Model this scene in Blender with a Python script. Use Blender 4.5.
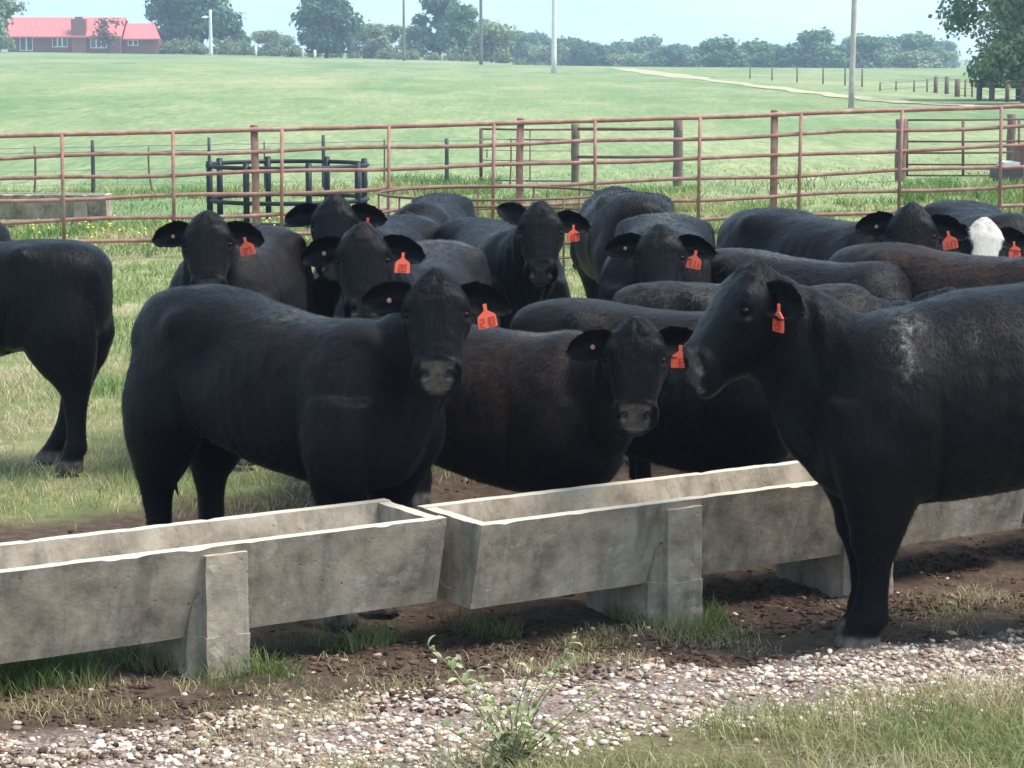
import bpy, math, random
import numpy as np
from mathutils import Vector, Matrix
R = math.radians
rng = np.random.default_rng(7)
random.seed(7)
for o in list(bpy.data.objects): bpy.data.objects.remove(o)
scene = bpy.context.scene
C = scene.collection

# ------------------------------------------------------------------ camera, sky, sun, exposure
FPX, CAMH = 2400.0, 2.27
PITCH = math.atan(334 / FPX)
cam_d = bpy.data.cameras.new('camera'); cam = bpy.data.objects.new('camera', cam_d); C.objects.link(cam)
cam_d.sensor_width = 36; cam_d.lens = 36 * FPX / 1024; cam_d.clip_end = 6000; cam_d.clip_start = .1
cam.location = (0, 0, CAMH); cam.rotation_euler = (math.pi / 2 - PITCH, 0, 0)
scene.camera = cam
SUN_EL, SUN_AZ = R(60), R(95)          # azimuth measured from +Y towards +X
world = bpy.data.worlds.new('World'); scene.world = world; world.use_nodes = True
wn, wl = world.node_tree.nodes, world.node_tree.links
wn.clear()
sky = wn.new('ShaderNodeTexSky'); sky.sky_type = 'NISHITA'; sky.sun_disc = False
sky.sun_elevation = SUN_EL; sky.sun_rotation = SUN_AZ; sky.air_density = 1.0; sky.dust_density = .6; sky.ozone_density = 1.5
tc = wn.new('ShaderNodeTexCoord'); mp = wn.new('ShaderNodeMapping'); mp.inputs['Scale'].default_value = (3.0, 3.0, 30.0)
nz = wn.new('ShaderNodeTexNoise'); nz.inputs['Scale'].default_value = 2.2; nz.inputs['Detail'].default_value = 6; nz.inputs['Roughness'].default_value = .55
rmp = wn.new('ShaderNodeMapRange'); rmp.inputs['From Min'].default_value = .3; rmp.inputs['From Max'].default_value = .7
rmp.inputs['To Min'].default_value = .5; rmp.inputs['To Max'].default_value = 1.0
mix = wn.new('ShaderNodeMix'); mix.data_type = 'RGBA'
mix.inputs[7].default_value = (2.75, 3.8, 4.5, 1)          # thin overcast seen from below
bg = wn.new('ShaderNodeBackground'); bg.inputs['Strength'].default_value = .1
out = wn.new('ShaderNodeOutputWorld')
wl.new(tc.outputs['Generated'], mp.inputs['Vector']); wl.new(mp.outputs[0], nz.inputs['Vector']); wl.new(nz.outputs['Fac'], rmp.inputs['Value'])
wl.new(rmp.outputs[0], mix.inputs[0]); wl.new(sky.outputs[0], mix.inputs[6]); wl.new(mix.outputs[2], bg.inputs['Color']); wl.new(bg.outputs[0], out.inputs['Surface'])
sd = bpy.data.lights.new('sun', 'SUN'); sd.energy = 2.2; sd.angle = R(32); sd.color = (1, .94, .85)
sun = bpy.data.objects.new('sun', sd); C.objects.link(sun)
sdir = Vector((math.sin(SUN_AZ) * math.cos(SUN_EL), math.cos(SUN_AZ) * math.cos(SUN_EL), math.sin(SUN_EL)))
sun.rotation_euler = sdir.to_track_quat('Z', 'Y').to_euler(); sun.location = (0, 0, 60)
vs = scene.view_settings; vs.view_transform = 'Standard'; vs.look = 'None'; vs.gamma = 1; vs.exposure = 1.7

# ------------------------------------------------------------------ helpers
def ss(a, b, v):
    t = np.clip((np.asarray(v, float) - a) / (b - a), 0, 1); return t * t * (3 - 2 * t)
def _hash(ix, iy, seed):
    h = (ix.astype(np.int64) * 374761393 + iy.astype(np.int64) * 668265263 + seed * 974711) & 0xffffffff
    h = ((h ^ (h >> 13)) * 1274126177) & 0xffffffff
    return ((h ^ (h >> 16)) & 0xffff) / 65535.0
def vnoise(x, y, seed=0):
    x = np.asarray(x, float); y = np.asarray(y, float)
    ix = np.floor(x); iy = np.floor(y); fx = x - ix; fy = y - iy
    fx = fx * fx * (3 - 2 * fx); fy = fy * fy * (3 - 2 * fy)
    a = _hash(ix, iy, seed); b = _hash(ix + 1, iy, seed); c = _hash(ix, iy + 1, seed); d = _hash(ix + 1, iy + 1, seed)
    return (a * (1 - fx) + b * fx) * (1 - fy) + (c * (1 - fx) + d * fx) * fy
def fbm(x, y, seed=0, o=3):
    s = 0; a = .5; t = 0
    for i in range(o):
        s = s + a * vnoise(x * 2 ** i, y * 2 ** i, seed + i); t += a; a *= .5
    return s / t
TA = R(33); P0 = np.array([-.97, 8.51]); TD = np.array([math.cos(TA), math.sin(TA)]); ND = np.array([-math.sin(TA), math.cos(TA)])
def tn(x, y):
    dx = np.asarray(x) - P0[0]; dy = np.asarray(y) - P0[1]
    return dx * TD[0] + dy * TD[1], dx * ND[0] + dy * ND[1]
BU = [-.6, -.2, -.12, -.076, -.013, .05, .14, .6]; BV = [1, 1, .75, .5, .18, 0, -.12, -.12]
def ground(x, y):
    x = np.asarray(x, float); y = np.asarray(y, float)
    z = .022 * np.clip(x, -12, 12) * ss(11, 26, y) * (1 - ss(45, 95, y))
    z = z - .07 * ss(8.5, 9.4, y) * (1 - ss(11.5, 14, y))
    u = x / np.maximum(y, 8)
    z = z + 1.95 * np.interp(u, BU, BV) * np.clip((y - 45) / 345, 0, 1)
    z = z - 3.5 * ss(330, 430, y) * ss(-.01, .03, u)
    z = z + (fbm(x * .35, y * .35, 5) - .5) * .06 * ss(13, 22, y) * (1 - ss(200, 330, y))
    t, n = tn(x, y)
    soil = ss(-1.35 - .15 * t, -.95 - .15 * t, n) * (1 - ss(2.9, 3.5, n)) * (1 - ss(5, 7, np.abs(t)))
    z = z + soil * ((fbm(x * 9, y * 9, 11, 3) - .5) * .055 + (fbm(x * 2.2, y * 2.2, 12, 2) - .5) * .06)
    z = z + (1 - soil) * (fbm(x * 2, y * 2, 13, 2) - .5) * .03 * (1 - ss(20, 40, y))
    return z
def ray(px, py):
    a = (px - 512) / FPX; b = (384 - py) / FPX
    return np.array([a, math.cos(PITCH) + b * math.sin(PITCH), -math.sin(PITCH) + b * math.cos(PITCH)])
def at_y(px, py, Y):
    d = ray(px, py); p = d * (Y / d[1]); return Vector((p[0], p[1], p[2] + CAMH))
def x_at(px, Y): return ray(px, 200)[0] * Y / ray(px, 200)[1]
def g1(x, y): return float(ground(x, y))
def on_ground(px, py):
    d = ray(px, py); lo = 3.
    for Y in np.concatenate([np.arange(4, 60, .1), np.arange(60, 700, .5)]):
        p = d * (Y / d[1])
        if p[2] + CAMH <= g1(p[0], p[1]): return Vector((p[0], p[1], g1(p[0], p[1])))
    return Vector((p[0], p[1], 0))

def tag(o, label=None, cat=None, group=None, kind=None):
    if label: o['label'] = label
    if cat: o['category'] = cat
    if group: o['group'] = group
    if kind: o['kind'] = kind
    return o
def mesh_np(name, V, F, mat=None, smooth=False):
    """V (n,3) array, F list of equal-length index arrays or ragged list"""
    me = bpy.data.meshes.new(name)
    V = np.asarray(V, np.float32)
    if isinstance(F, np.ndarray):
        k = F.shape[1]; nF = F.shape[0]
        me.vertices.add(len(V)); me.vertices.foreach_set('co', V.ravel())
        me.loops.add(nF * k); me.loops.foreach_set('vertex_index', F.astype(np.int32).ravel())
        me.polygons.add(nF); me.polygons.foreach_set('loop_start', np.arange(0, nF * k, k, dtype=np.int32))
        me.update(calc_edges=True); me.validate()
    else:
        me.from_pydata([tuple(v) for v in V], [], [tuple(f) for f in F]); me.update()
    if smooth: me.polygons.foreach_set('use_smooth', np.ones(len(me.polygons), bool))
    if mat: me.materials.append(mat)
    return me
def link(name, me, parent=None, loc=None):
    o = bpy.data.objects.new(name, me); C.objects.link(o)
    if parent is not None: o.parent = parent
    if loc is not None: o.location = loc
    return o
def empty(name, loc=(0, 0, 0), rz=0):
    o = bpy.data.objects.new(name, None); C.objects.link(o); o.location = loc; o.rotation_euler = (0, 0, rz); o.empty_display_size = .2
    return o
class MB:
    def __init__(s): s.v = []; s.f = []
    def add(s, V, F):
        b = len(s.v); s.v += [tuple(v) for v in V]; s.f += [tuple(i + b for i in f) for f in F]; return s
    def box(s, lo, hi):
        x0, y0, z0 = lo; x1, y1, z1 = hi
        return s.add([(x0, y0, z0), (x1, y0, z0), (x1, y1, z0), (x0, y1, z0), (x0, y0, z1), (x1, y0, z1), (x1, y1, z1), (x0, y1, z1)],
                     [(3, 2, 1, 0), (4, 5, 6, 7), (0, 1, 5, 4), (1, 2, 6, 5), (2, 3, 7, 6), (3, 0, 4, 7)])
    def tube(s, pts, rad, n=8, closed=False):
        pts = [Vector(p) for p in pts]; m = len(pts)
        rad = [rad] * m if isinstance(rad, (int, float)) else rad
        V = []; F = []
        ref = Vector((0, 0, 1)); prev = None
        for i, p in enumerate(pts):
            if closed: d = pts[(i + 1) % m] - pts[i - 1]
            else: d = pts[min(i + 1, m - 1)] - pts[max(i - 1, 0)]
            d.normalize()
            if prev is None:
                a = d.cross(ref)
                if a.length < .1: a = d.cross(Vector((1, 0, 0)))
            else: a = prev - d * prev.dot(d)
            a.normalize(); prev = a; b = d.cross(a)
            for k in range(n):
                t = 2 * math.pi * k / n; V.append(p + (a * math.cos(t) + b * math.sin(t)) * rad[i])
        for i in range(m if closed else m - 1):
            j = (i + 1) % m
            for k in range(n):
                k2 = (k + 1) % n; F.append((i * n + k, i * n + k2, j * n + k2, j * n + k))
        if not closed: F += [tuple(range(n - 1, -1, -1)), tuple((m - 1) * n + k for k in range(n))]
        return s.add(V, F)
    def build(s, name, mat, parent=None, smooth=False, loc=None):
        me = mesh_np(name, np.array(s.v), s.f, mat, smooth); return link(name, me, parent, loc)
    def mesh(s, name, mat, smooth=False): return mesh_np(name, np.array(s.v), s.f, mat, smooth)
def copy_tree(o, parent=None):
    c = o.copy(); C.objects.link(c)
    if parent is not None: c.parent = parent
    for ch in o.children: copy_tree(ch, c)
    return c

# ------------------------------------------------------------------ materials
class M:
    """small wrapper round a node tree"""
    def __init__(s, name):
        s.m = bpy.data.materials.new(name); s.m.use_nodes = True; s.n = s.m.node_tree.nodes; s.l = s.m.node_tree.links
        s.b = s.n['Principled BSDF']; s.out = s.n['Material Output']
    def set(s, **k):
        for a, v in k.items(): s.b.inputs[a.replace('_', ' ')].default_value = v
        return s
    def coord(s, kind='Object', scale=(1, 1, 1), loc=(0, 0, 0), rot=(0, 0, 0)):
        t = s.n.new('ShaderNodeTexCoord'); m = s.n.new('ShaderNodeMapping')
        m.inputs['Scale'].default_value = scale; m.inputs['Location'].default_value = loc; m.inputs['Rotation'].default_value = rot
        s.l.new(t.outputs[kind], m.inputs['Vector']); return m.outputs[0]
    def pos(s, scale=(1, 1, 1), loc=(0, 0, 0), rot=(0, 0, 0)):
        t = s.n.new('ShaderNodeNewGeometry'); m = s.n.new('ShaderNodeMapping')
        m.inputs['Scale'].default_value = scale; m.inputs['Location'].default_value = loc; m.inputs['Rotation'].default_value = rot
        s.l.new(t.outputs['Position'], m.inputs['Vector']); return m.outputs[0]
    def noise(s, vec, scale, detail=4, rough=.55, dist=0):
        t = s.n.new('ShaderNodeTexNoise'); t.inputs['Scale'].default_value = scale; t.inputs['Detail'].default_value = detail
        t.inputs['Roughness'].default_value = rough; t.inputs['Distortion'].default_value = dist
        s.l.new(vec, t.inputs['Vector']); return t.outputs['Fac']
    def ramp(s, f, *stops):
        r = s.n.new('ShaderNodeValToRGB'); e = r.color_ramp.elements
        while len(e) < len(stops): e.new(.5)
        for el, (p, c) in zip(e, stops): el.position = p; el.color = (*c, 1) if len(c) == 3 else c
        s.l.new(f, r.inputs[0]); return r.outputs[0]
    def rng(s, f, a, b, c=0., d=1.):
        r = s.n.new('ShaderNodeMapRange'); r.interpolation_type = 'SMOOTHSTEP'
        for i, v in zip(('From Min', 'From Max', 'To Min', 'To Max'), (a, b, c, d)): r.inputs[i].default_value = v
        s.l.new(f, r.inputs['Value']); return r.outputs[0]
    def _in(s, sock, v):
        if hasattr(v, 'is_linked') or hasattr(v, 'links'): s.l.new(v, sock)
        else: sock.default_value = v
    def mix(s, f, a, b, mode='MIX'):
        r = s.n.new('ShaderNodeMix'); r.data_type = 'RGBA'; r.blend_type = mode
        for i, v in ((0, f), (6, a), (7, b)):
            if isinstance(v, tuple) and len(v) == 3: v = (*v, 1)
            s._in(r.inputs[i], v)
        return r.outputs[2]
    def math(s, op, a, b=0.):
        r = s.n.new('ShaderNodeMath'); r.operation = op; s._in(r.inputs[0], a); s._in(r.inputs[1], b); return r.outputs[0]
    def attr(s, name, out='Color'):
        r = s.n.new('ShaderNodeAttribute'); r.attribute_name = name; return r.outputs[out]
    def sep(s, v):
        r = s.n.new('ShaderNodeSeparateXYZ'); s.l.new(v, r.inputs[0]); return r.outputs
    def obj_random(s):
        return s.n.new('ShaderNodeObjectInfo').outputs['Random']
    def bump(s, h, strength=.3, dist=.01, normal=None):
        r = s.n.new('ShaderNodeBump'); r.inputs['Strength'].default_value = strength; r.inputs['Distance'].default_value = dist
        s.l.new(h, r.inputs['Height'])
        if normal is not None: s.l.new(normal, r.inputs['Normal'])
        s.l.new(r.outputs[0], s.b.inputs['Normal']); return r.outputs[0]
    def col(s, v): s._in(s.b.inputs['Base Color'], (*v, 1) if isinstance(v, tuple) and len(v) == 3 else v); return s
    def rough(s, v): s._in(s.b.inputs['Roughness'], v); return s
def simple(name, c, rough=.6, var=.25, scale=20, metallic=0., bump=0., spec=.5):
    m = M(name); n = m.noise(m.coord(), scale, 5, .6)
    m.col(m.ramp(n, (.25, tuple(v * (1 - var) for v in c)), (.75, tuple(min(1, v * (1 + var)) for v in c))))
    m.set(Roughness=rough, Metallic=metallic); m.b.inputs['Specular IOR Level'].default_value = spec
    if bump: m.bump(n, bump, .01)
    return m.m

def make_coat(m_spec=.085):
    m = M('black_coat')
    a = m.attr('mask'); r, g, b = m.sep(a)          # r nose, g rust/dust, b hoof
    a2 = m.attr('mask2'); w, d, br = m.sep(a2)       # w white hair, d pale dried mud, br brown cast
    oc = m.coord()
    streak = m.noise(m.coord(scale=(105, 105, 17)), 1.0, 4, .7)
    clump = m.noise(m.coord(scale=(26, 26, 7)), 1.0, 3, .6, .6)
    big = m.noise(oc, 3.5, 4, .6)
    base = m.ramp(streak, (.28, (.0020, .0021, .0031)), (.8, (.0072, .0072, .0098)))
    brown = m.ramp(streak, (.25, (.008, .005, .0045)), (.8, (.030, .019, .015)))
    brf = m.math('MULTIPLY', br, m.rng(m.noise(oc, 6, 5, .7, .8), .3, .62))
    c = m.mix(brf, base, brown)
    rust = m.ramp(streak, (.25, (.025, .010, .006)), (.85, (.13, .050, .022)))
    rf = m.math('MULTIPLY', g, m.rng(m.noise(m.coord(scale=(16, 16, 5)), 1, 5, .7, .6), .38, .66))
    c = m.mix(rf, c, rust)
    dust = m.ramp(streak, (.2, (.04, .037, .035)), (.8, (.26, .245, .23)))
    df = m.math('MULTIPLY', d, m.rng(m.noise(m.coord(scale=(24, 24, 12)), 1, 6, .75, .5), .40, .66))
    c = m.mix(df, c, dust)
    white = m.ramp(streak, (.2, (.40, .36, .31)), (.8, (.60, .56, .51)))
    c = m.mix(w, c, white)
    nosec = m.ramp(m.noise(oc, 35, 3), (.3, (.030, .026, .026)), (.7, (.085, .075, .072)))
    c = m.mix(r, c, nosec)
    hoof = m.ramp(m.noise(oc, 22, 4), (.3, (.04, .035, .03)), (.7, (.17, .15, .13)))
    c = m.mix(b, c, hoof)
    al = m.attr('mask', 'Alpha'); cv = m.n.new('ShaderNodeVectorMath'); cv.operation = 'SCALE'; m.l.new(c, cv.inputs[0]); m.l.new(al, cv.inputs['Scale'])
    m.col(cv.outputs[0])
    m.rough(m.mix(r, m.ramp(big, (.3, (.36, .36, .36)), (.7, (.52, .52, .52))), (.22, .22, .22)))
    m.b.inputs['Specular IOR Level'].default_value = m_spec
    m.b.inputs['Sheen Weight'].default_value = .035; m.b.inputs['Sheen Roughness'].default_value = .35
    m.b.inputs['Sheen Tint'].default_value = (.75, .8, 1, 1)
    h = m.math('ADD', m.math('MULTIPLY', streak, .6), clump)
    h = m.math('MULTIPLY', h, m.math('SUBTRACT', 1.0, m.math('MULTIPLY', r, .8)))
    m.bump(h, .6, .008)
    m._in(m.b.inputs['Specular IOR Level'], m.math('ADD', m.math('MULTIPLY', r, .5), m_spec))
    return m.m
COAT = make_coat()
EYE = simple('eye_dark', (.005, .004, .004), .45, .1, spec=.15)
TAGM = simple('ear_tag_orange', (.80, .13, .07), .4, .10, 60)
TAGD = simple('ear_tag_print', (.50, .045, .025), .5, .1)
BUTTON = simple('tag_button_pink', (.50, .22, .17), .5, .15)
BUTTONY = simple('tag_button_yellow', (.62, .36, .12), .45, .15)
def make_concrete():
    m = M('weathered_concrete'); oc = m.coord()
    n1 = m.noise(oc, 4.5, 7, .68); n2 = m.noise(oc, 38, 5, .7); st = m.noise(m.coord(scale=(11, 11, .9)), 1.0, 6, .65)
    c = m.ramp(n1, (.30, (.125, .100, .075)), (.47, (.270, .222, .170)), (.70, (.43, .362, .285)))
    c = m.mix(m.rng(st, .48, .68, 0, .55), c, (.085, .078, .066))
    c = m.mix(m.rng(m.noise(oc, 7, 6, .75), .56, .72, 0, .6), c, (.43, .41, .385))
    v = m.n.new('ShaderNodeTexVoronoi'); v.inputs['Scale'].default_value = 16; m.l.new(oc, v.inputs['Vector'])
    pit = m.rng(v.outputs['Distance'], .06, .12)
    c = m.mix(m.math('MULTIPLY', m.math('SUBTRACT', 1., pit), m.rng(n2, .5, .6)), c, (.05, .047, .04))
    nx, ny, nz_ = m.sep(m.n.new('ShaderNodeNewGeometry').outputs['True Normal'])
    c = m.mix(m.rng(nz_, .7, .95, 0, .8), c, m.ramp(n2, (.2, (.42, .365, .30)), (.8, (.60, .535, .45))))   # up-facing concrete coloured paler: light from above put into the colour
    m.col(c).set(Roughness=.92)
    h = m.math('ADD', m.math('MULTIPLY', n2, .5), m.math('ADD', n1, m.math('MULTIPLY', pit, .35)))
    m.bump(h, .6, .010)
    return m.m
CONC = make_concrete()
def make_rust():
    m = M('rusty_pipe'); oc = m.pos()
    n = m.noise(oc, 6, 6, .7); n2 = m.noise(oc, 40, 4, .7)
    c = m.ramp(n, (.3, (.19, .085, .066)), (.52, (.30, .150, .120)), (.74, (.42, .28, .235)))
    c = m.mix(m.rng(n2, .55, .75, 0, .6), c, (.14, .05, .035))
    m.col(c).set(Roughness=.75); m.bump(n2, .3, .004); return m.m
RUST = make_rust()
RUSTD = simple('dark_rusty_pipe', (.13, .065, .055), .8, .35, 12, bump=.2)
BLACKPOLY = simple('black_poly_pipe', (.012, .014, .02), .5, .2, 8, spec=.25)
WIRE = simple('wire', (.22, .22, .21), .6, .2)
WOOD = simple('weathered_post', (.15, .105, .085), .95, .4, 9, bump=.6)
STEELPOST = simple('dark_steel_post', (.055, .05, .055), .7, .3, 12)
POLE = simple('pale_utility_pole', (.42, .37, .33), .9, .25, 3, bump=.3)
POLEW = simple('white_pole', (.66, .64, .62), .8, .15, 3)
POLED = simple('grey_utility_pole', (.16, .145, .13), .9, .25, 3)
BARK = simple('bark', (.10, .08, .065), .95, .35, 14, bump=.8)
def leaf_mat(name, c0, c1, trans=.25):
    m = M(name); n = m.attr('tint', 'Fac')
    c = m.ramp(n, (0., c0), (1., c1)); m.col(c).set(Roughness=.65)
    t = m.n.new('ShaderNodeBsdfTranslucent'); m.l.new(m.mix(.35, c, tuple(min(1, v * 1.9) for v in c1)), t.inputs['Color'])
    x = m.n.new('ShaderNodeMixShader'); x.inputs[0].default_value = trans
    m.l.new(m.b.outputs[0], x.inputs[1]); m.l.new(t.outputs[0], x.inputs[2]); m.l.new(x.outputs[0], m.out.inputs['Surface'])
    m.b.inputs['Specular IOR Level'].default_value = .25
    return m.m
LEAFD = leaf_mat('leaves_dark', (.016, .060, .034), (.085, .185, .085))
LEAFM = leaf_mat('leaves_mid', (.045, .11, .045), (.13, .23, .095))
LEAFL = leaf_mat('leaves_pale', (.07, .125, .055), (.26, .31, .16))
LEAFR = leaf_mat('leaves_russet', (.10, .075, .06), (.22, .14, .11))
WEEDL = leaf_mat('weed_leaves', (.14, .20, .07), (.50, .50, .30), .35)
def blade_mat(name):
    m = M(name); c = m.attr('col'); m.col(c).set(Roughness=.6); m.b.inputs['Specular IOR Level'].default_value = .3
    t = m.n.new('ShaderNodeBsdfTranslucent'); m.l.new(c, t.inputs['Color'])
    x = m.n.new('ShaderNodeMixShader'); x.inputs[0].default_value = .35
    m.l.new(m.b.outputs[0], x.inputs[1]); m.l.new(t.outputs[0], x.inputs[2]); m.l.new(x.outputs[0], m.out.inputs['Surface']); return m.m
BLADE = blade_mat('grass_blades')
def make_ground():
    m = M('pasture_ground'); p = m.pos()
    tnv = m.pos()
    x, y, z = m.sep(p)
    def lin(a, b, c):   # a*x+b*y+c
        return m.math('ADD', m.math('ADD', m.math('MULTIPLY', x, a), m.math('MULTIPLY', y, b)), c)
    t = lin(TD[0], TD[1], -(P0 @ TD)); n = lin(ND[0], ND[1], -(P0 @ ND))
    wob = m.math('MULTIPLY', m.math('SUBTRACT', m.noise(p, 2.2, 5, .65), .5), 1.1)
    wob2 = m.math('MULTIPLY', m.math('SUBTRACT', m.noise(p, .8, 4, .6), .5), 2.4)
    # field
    fscale = m.noise(m.pos(scale=(.06, .018, 1)), 1.0, 7, .62, .4)
    fine = m.noise(m.pos(scale=(.8, 1.0, 1)), 1.6, 6, .75)
    mid = m.noise(m.pos(scale=(.28, .055, 1)), 1.0, 8, .75, .3)
    field = m.ramp(fscale, (.30, (.075, .150, .062)), (.46, (.125, .195, .088)), (.58, (.178, .225, .108)), (.72, (.28, .265, .160)))
    field = m.mix(m.rng(mid, .42, .68, 0, .62), field, (.30, .30, .17))
    field = m.mix(m.rng(fine, .42, .70, 0, .6), field, m.mix(.55, field, (.36, .35, .22)))
    field = m.mix(m.rng(m.noise(m.pos(scale=(.45, .08, 1)), 1, 8, .75), .52, .72, 0, .65), field, (.060, .135, .055))
    grain = m.noise(m.pos(scale=(5.0, .45, 1)), 1.0, 6, .8)
    field = m.mix(1., field, m.ramp(grain, (.30, (.62, .68, .60)), (.70, (1.35, 1.28, 1.30))), 'MULTIPLY')
    # the grazed pen, drier and paler
    pen = m.ramp(m.noise(p, 1.3, 7, .72), (.3, (.085, .135, .05)), (.5, (.18, .20, .085)), (.68, (.33, .29, .17)))
    pf = m.math('SUBTRACT', 1., m.rng(m.math('ADD', y, m.math('MULTIPLY', wob2, 4.)), 31, 37))
    c = m.mix(pf, field, pen)
    # mud on both sides of the trough
    mud = m.ramp(m.noise(p, 14, 7, .75), (.3, (.045, .031, .023)), (.55, (.100, .068, .050)), (.75, (.19, .14, .105)))
    nn = m.math('ADD', n, wob)
    mf = m.math('MULTIPLY', m.rng(m.math('ADD', nn, m.math('MULTIPLY', t, .16)), -1.2, -.95), m.math('SUBTRACT', 1., m.rng(nn, 3.3, 3.9)))
    c = m.mix(mf, c, mud)
    # crushed gravel fines
    grav = m.ramp(m.noise(p, 55, 4, .8), (.32, (.07, .05, .042)), (.5, (.26, .19, .165)), (.68, (.52, .45, .41)))
    ng = m.math('ADD', m.math('ADD', n, m.math('MULTIPLY', wob, .45)), m.math('MULTIPLY', t, .15))
    gf = m.math('MULTIPLY', m.rng(ng, -1.30, -1.05), m.math('SUBTRACT', 1., m.rng(ng, -.55, -.35)))
    c = m.mix(m.math('MULTIPLY', gf, .85), c, grav)
    # thatch under the long verge grass
    vf = m.math('SUBTRACT', 1., m.rng(ng, -1.35, -1.1))
    c = m.mix(m.math('MULTIPLY', vf, m.math('SUBTRACT', 1., m.rng(y, 9.5, 11))), c, m.ramp(m.noise(p, 20, 6, .75), (.3, (.07, .06, .03)), (.7, (.24, .20, .11))))
    m.col(c).set(Roughness=.95); m.b.inputs['Specular IOR Level'].default_value = .15
    near = m.math('SUBTRACT', 1., m.rng(y, 14, 30))
    m.bump(m.math('MULTIPLY', m.noise(p, 45, 6, .8), near), .8, .02)
    return m.m
GROUND = make_ground()

# ------------------------------------------------------------------ ground sheet
rows = np.concatenate([np.arange(-30, 5, 2.), np.arange(5, 6.8, .2), np.arange(6.8, 12, .03), 12 * 1.011 ** np.arange(0, 445)])
rows = rows[rows < 1500]; rows = np.append(rows, 1500.)
us = np.concatenate([-np.geomspace(1.3, .27, 16), np.arange(-.26, .2601, .0032), np.geomspace(.27, 1.3, 16)])
YY, UU = np.meshgrid(rows, us, indexing='ij'); XX = UU * np.maximum(YY, 7)
ZZ = ground(XX, YY); nr, nc = XX.shape
idx = np.arange(nr * nc).reshape(nr, nc)
F = np.stack([idx[:-1, :-1], idx[:-1, 1:], idx[1:, 1:], idx[1:, :-1]], -1).reshape(-1, 4)
tag(link('ground', mesh_np('ground', np.stack([XX, YY, ZZ], -1).reshape(-1, 3), F, GROUND, True)), 'green pasture ground running from the feed trough to the far tree line', 'ground', kind='structure')

# dirt track across the far field
tp = [on_ground(*q) for q in ((592, 64.5), (625, 69), (665, 74.5), (720, 81.5), (790, 90), (850, 97.5), (905, 103), (960, 106), (1024, 108), (1100, 110))]
V = []; F = []
P = []
for i in range(len(tp) - 1):
    for k in range(8): P.append(tp[i].lerp(tp[i + 1], k / 8))
P.append(tp[-1])
for i, p in enumerate(P):
    d = (P[min(i + 1, len(P) - 1)] - P[max(i - 1, 0)]); s = Vector((-d.y, d.x, 0)).normalized()
    w = .8 + .25 * math.sin(i * 1.3) + (.9 if p.y > 200 else 0)
    for q in (-w, -w * .33, w * .33, w):
        v = p + s * q; V.append((v.x, v.y, g1(v.x, v.y) + .03))
    if i:
        for q in range(3): F.append(((i - 1) * 4 + q, (i - 1) * 4 + q + 1, i * 4 + q + 1, i * 4 + q))
TRACK = simple('track_dirt', (.33, .30, .19), .95, .3, .6)
tag(link('dirt_track', mesh_np('dirt_track', np.array(V), F, TRACK)), 'pale dirt track running across the far field', 'track', kind='structure')

# ------------------------------------------------------------------ concrete feed troughs
def trough_mesh_parts():
    """local x along the trough, y outwards (0 = near rim plane, + = away), z up"""
    L = 2.95; W = .49; Ht = .48; zb = .135
    prof = [(0, Ht), (.055, Ht), (.125, .24), (.20, .19), (W - .20, .19), (W - .125, .24), (W - .055, Ht), (W, Ht), (W - .085, zb), (.085, zb)]
    # densify profile
    P = []
    for i, a in enumerate(prof):
        b = prof[(i + 1) % len(prof)]; n = max(1, int(math.hypot(b[0] - a[0], b[1] - a[1]) / .03))
        for k in range(n): P.append((a[0] + (b[0] - a[0]) * k / n, a[1] + (b[1] - a[1]) * k / n))
    n = len(P); m = 110
    V = np.array([[L * i / (m - 1), p[0], p[1]] for i in range(m) for p in P])
    F = []
    for i in range(m - 1):
        for k in range(n):
            k2 = (k + 1) % n; F.append((i * n + k, (i + 1) * n + k, (i + 1) * n + k2, i * n + k2))
    F += [tuple(range(n)), tuple((m - 1) * n + k for k in range(n - 1, -1, -1))]
    j = (fbm(V[:, 0] * 9 + V[:, 2] * 7, V[:, 1] * 11 - V[:, 2] * 13, 31, 3) - .5)
    V[:, 2] += j * .004; V[:, 1] += (fbm(V[:, 0] * 14, V[:, 2] * 14 + V[:, 1] * 9, 33, 3) - .5) * .006
    edge = (np.abs(V[:, 2] - Ht) < .02)
    V[:, 2] -= edge * np.maximum(0, fbm(V[:, 0] * 9, V[:, 1] * 30, 35, 3) - .68) * .04
    basin = mesh_np('basin', V, F, CONC)
    return basin, L, W, Ht
BASIN, TL, TW, THt = trough_mesh_parts()
def rough_box(lo, hi, div, amp, seed):
    """box with divided, slightly uneven faces"""
    lo = np.array(lo, float); hi = np.array(hi, float); V = []; F = []; key = {}
    n = np.maximum(1, np.round((hi - lo) / div)).astype(int)
    def vid(p):
        if p not in key: key[p] = len(V); V.append(lo + (hi - lo) * np.array(p) / n)
        return key[p]
    for ax in range(3):
        a, b = [(1, 2), (2, 0), (0, 1)][ax]
        for side in (0, 1):
            for i in range(n[a]):
                for k in range(n[b]):
                    q = []
                    for (di, dk) in ((0, 0), (1, 0), (1, 1), (0, 1)):
                        c = [0, 0, 0]; c[ax] = n[ax] * side; c[a] = i + di; c[b] = k + dk; q.append(vid(tuple(int(w) for w in c)))
                    F.append(q if side else q[::-1])
    V = np.array(V)
    for ax in range(3):
        o1, o2 = (ax + 1) % 3, (ax + 2) % 3
        V[:, ax] += (fbm(V[:, o1] * 17 + seed, V[:, o2] * 17 + V[:, ax] * 5, seed + ax, 3) - .5) * amp
    return V, F
V, F = rough_box((0, .04, .165), (.055, TW - .04, THt - .004), .03, .006, 3)
k_ = np.clip((THt - V[:, 2]) / .31, 0, 1); V[:, 1] = TW / 2 + (V[:, 1] - TW / 2) * (1 - k_ * .42); ENDW = mesh_np('end_wall', V, F, CONC)
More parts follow.
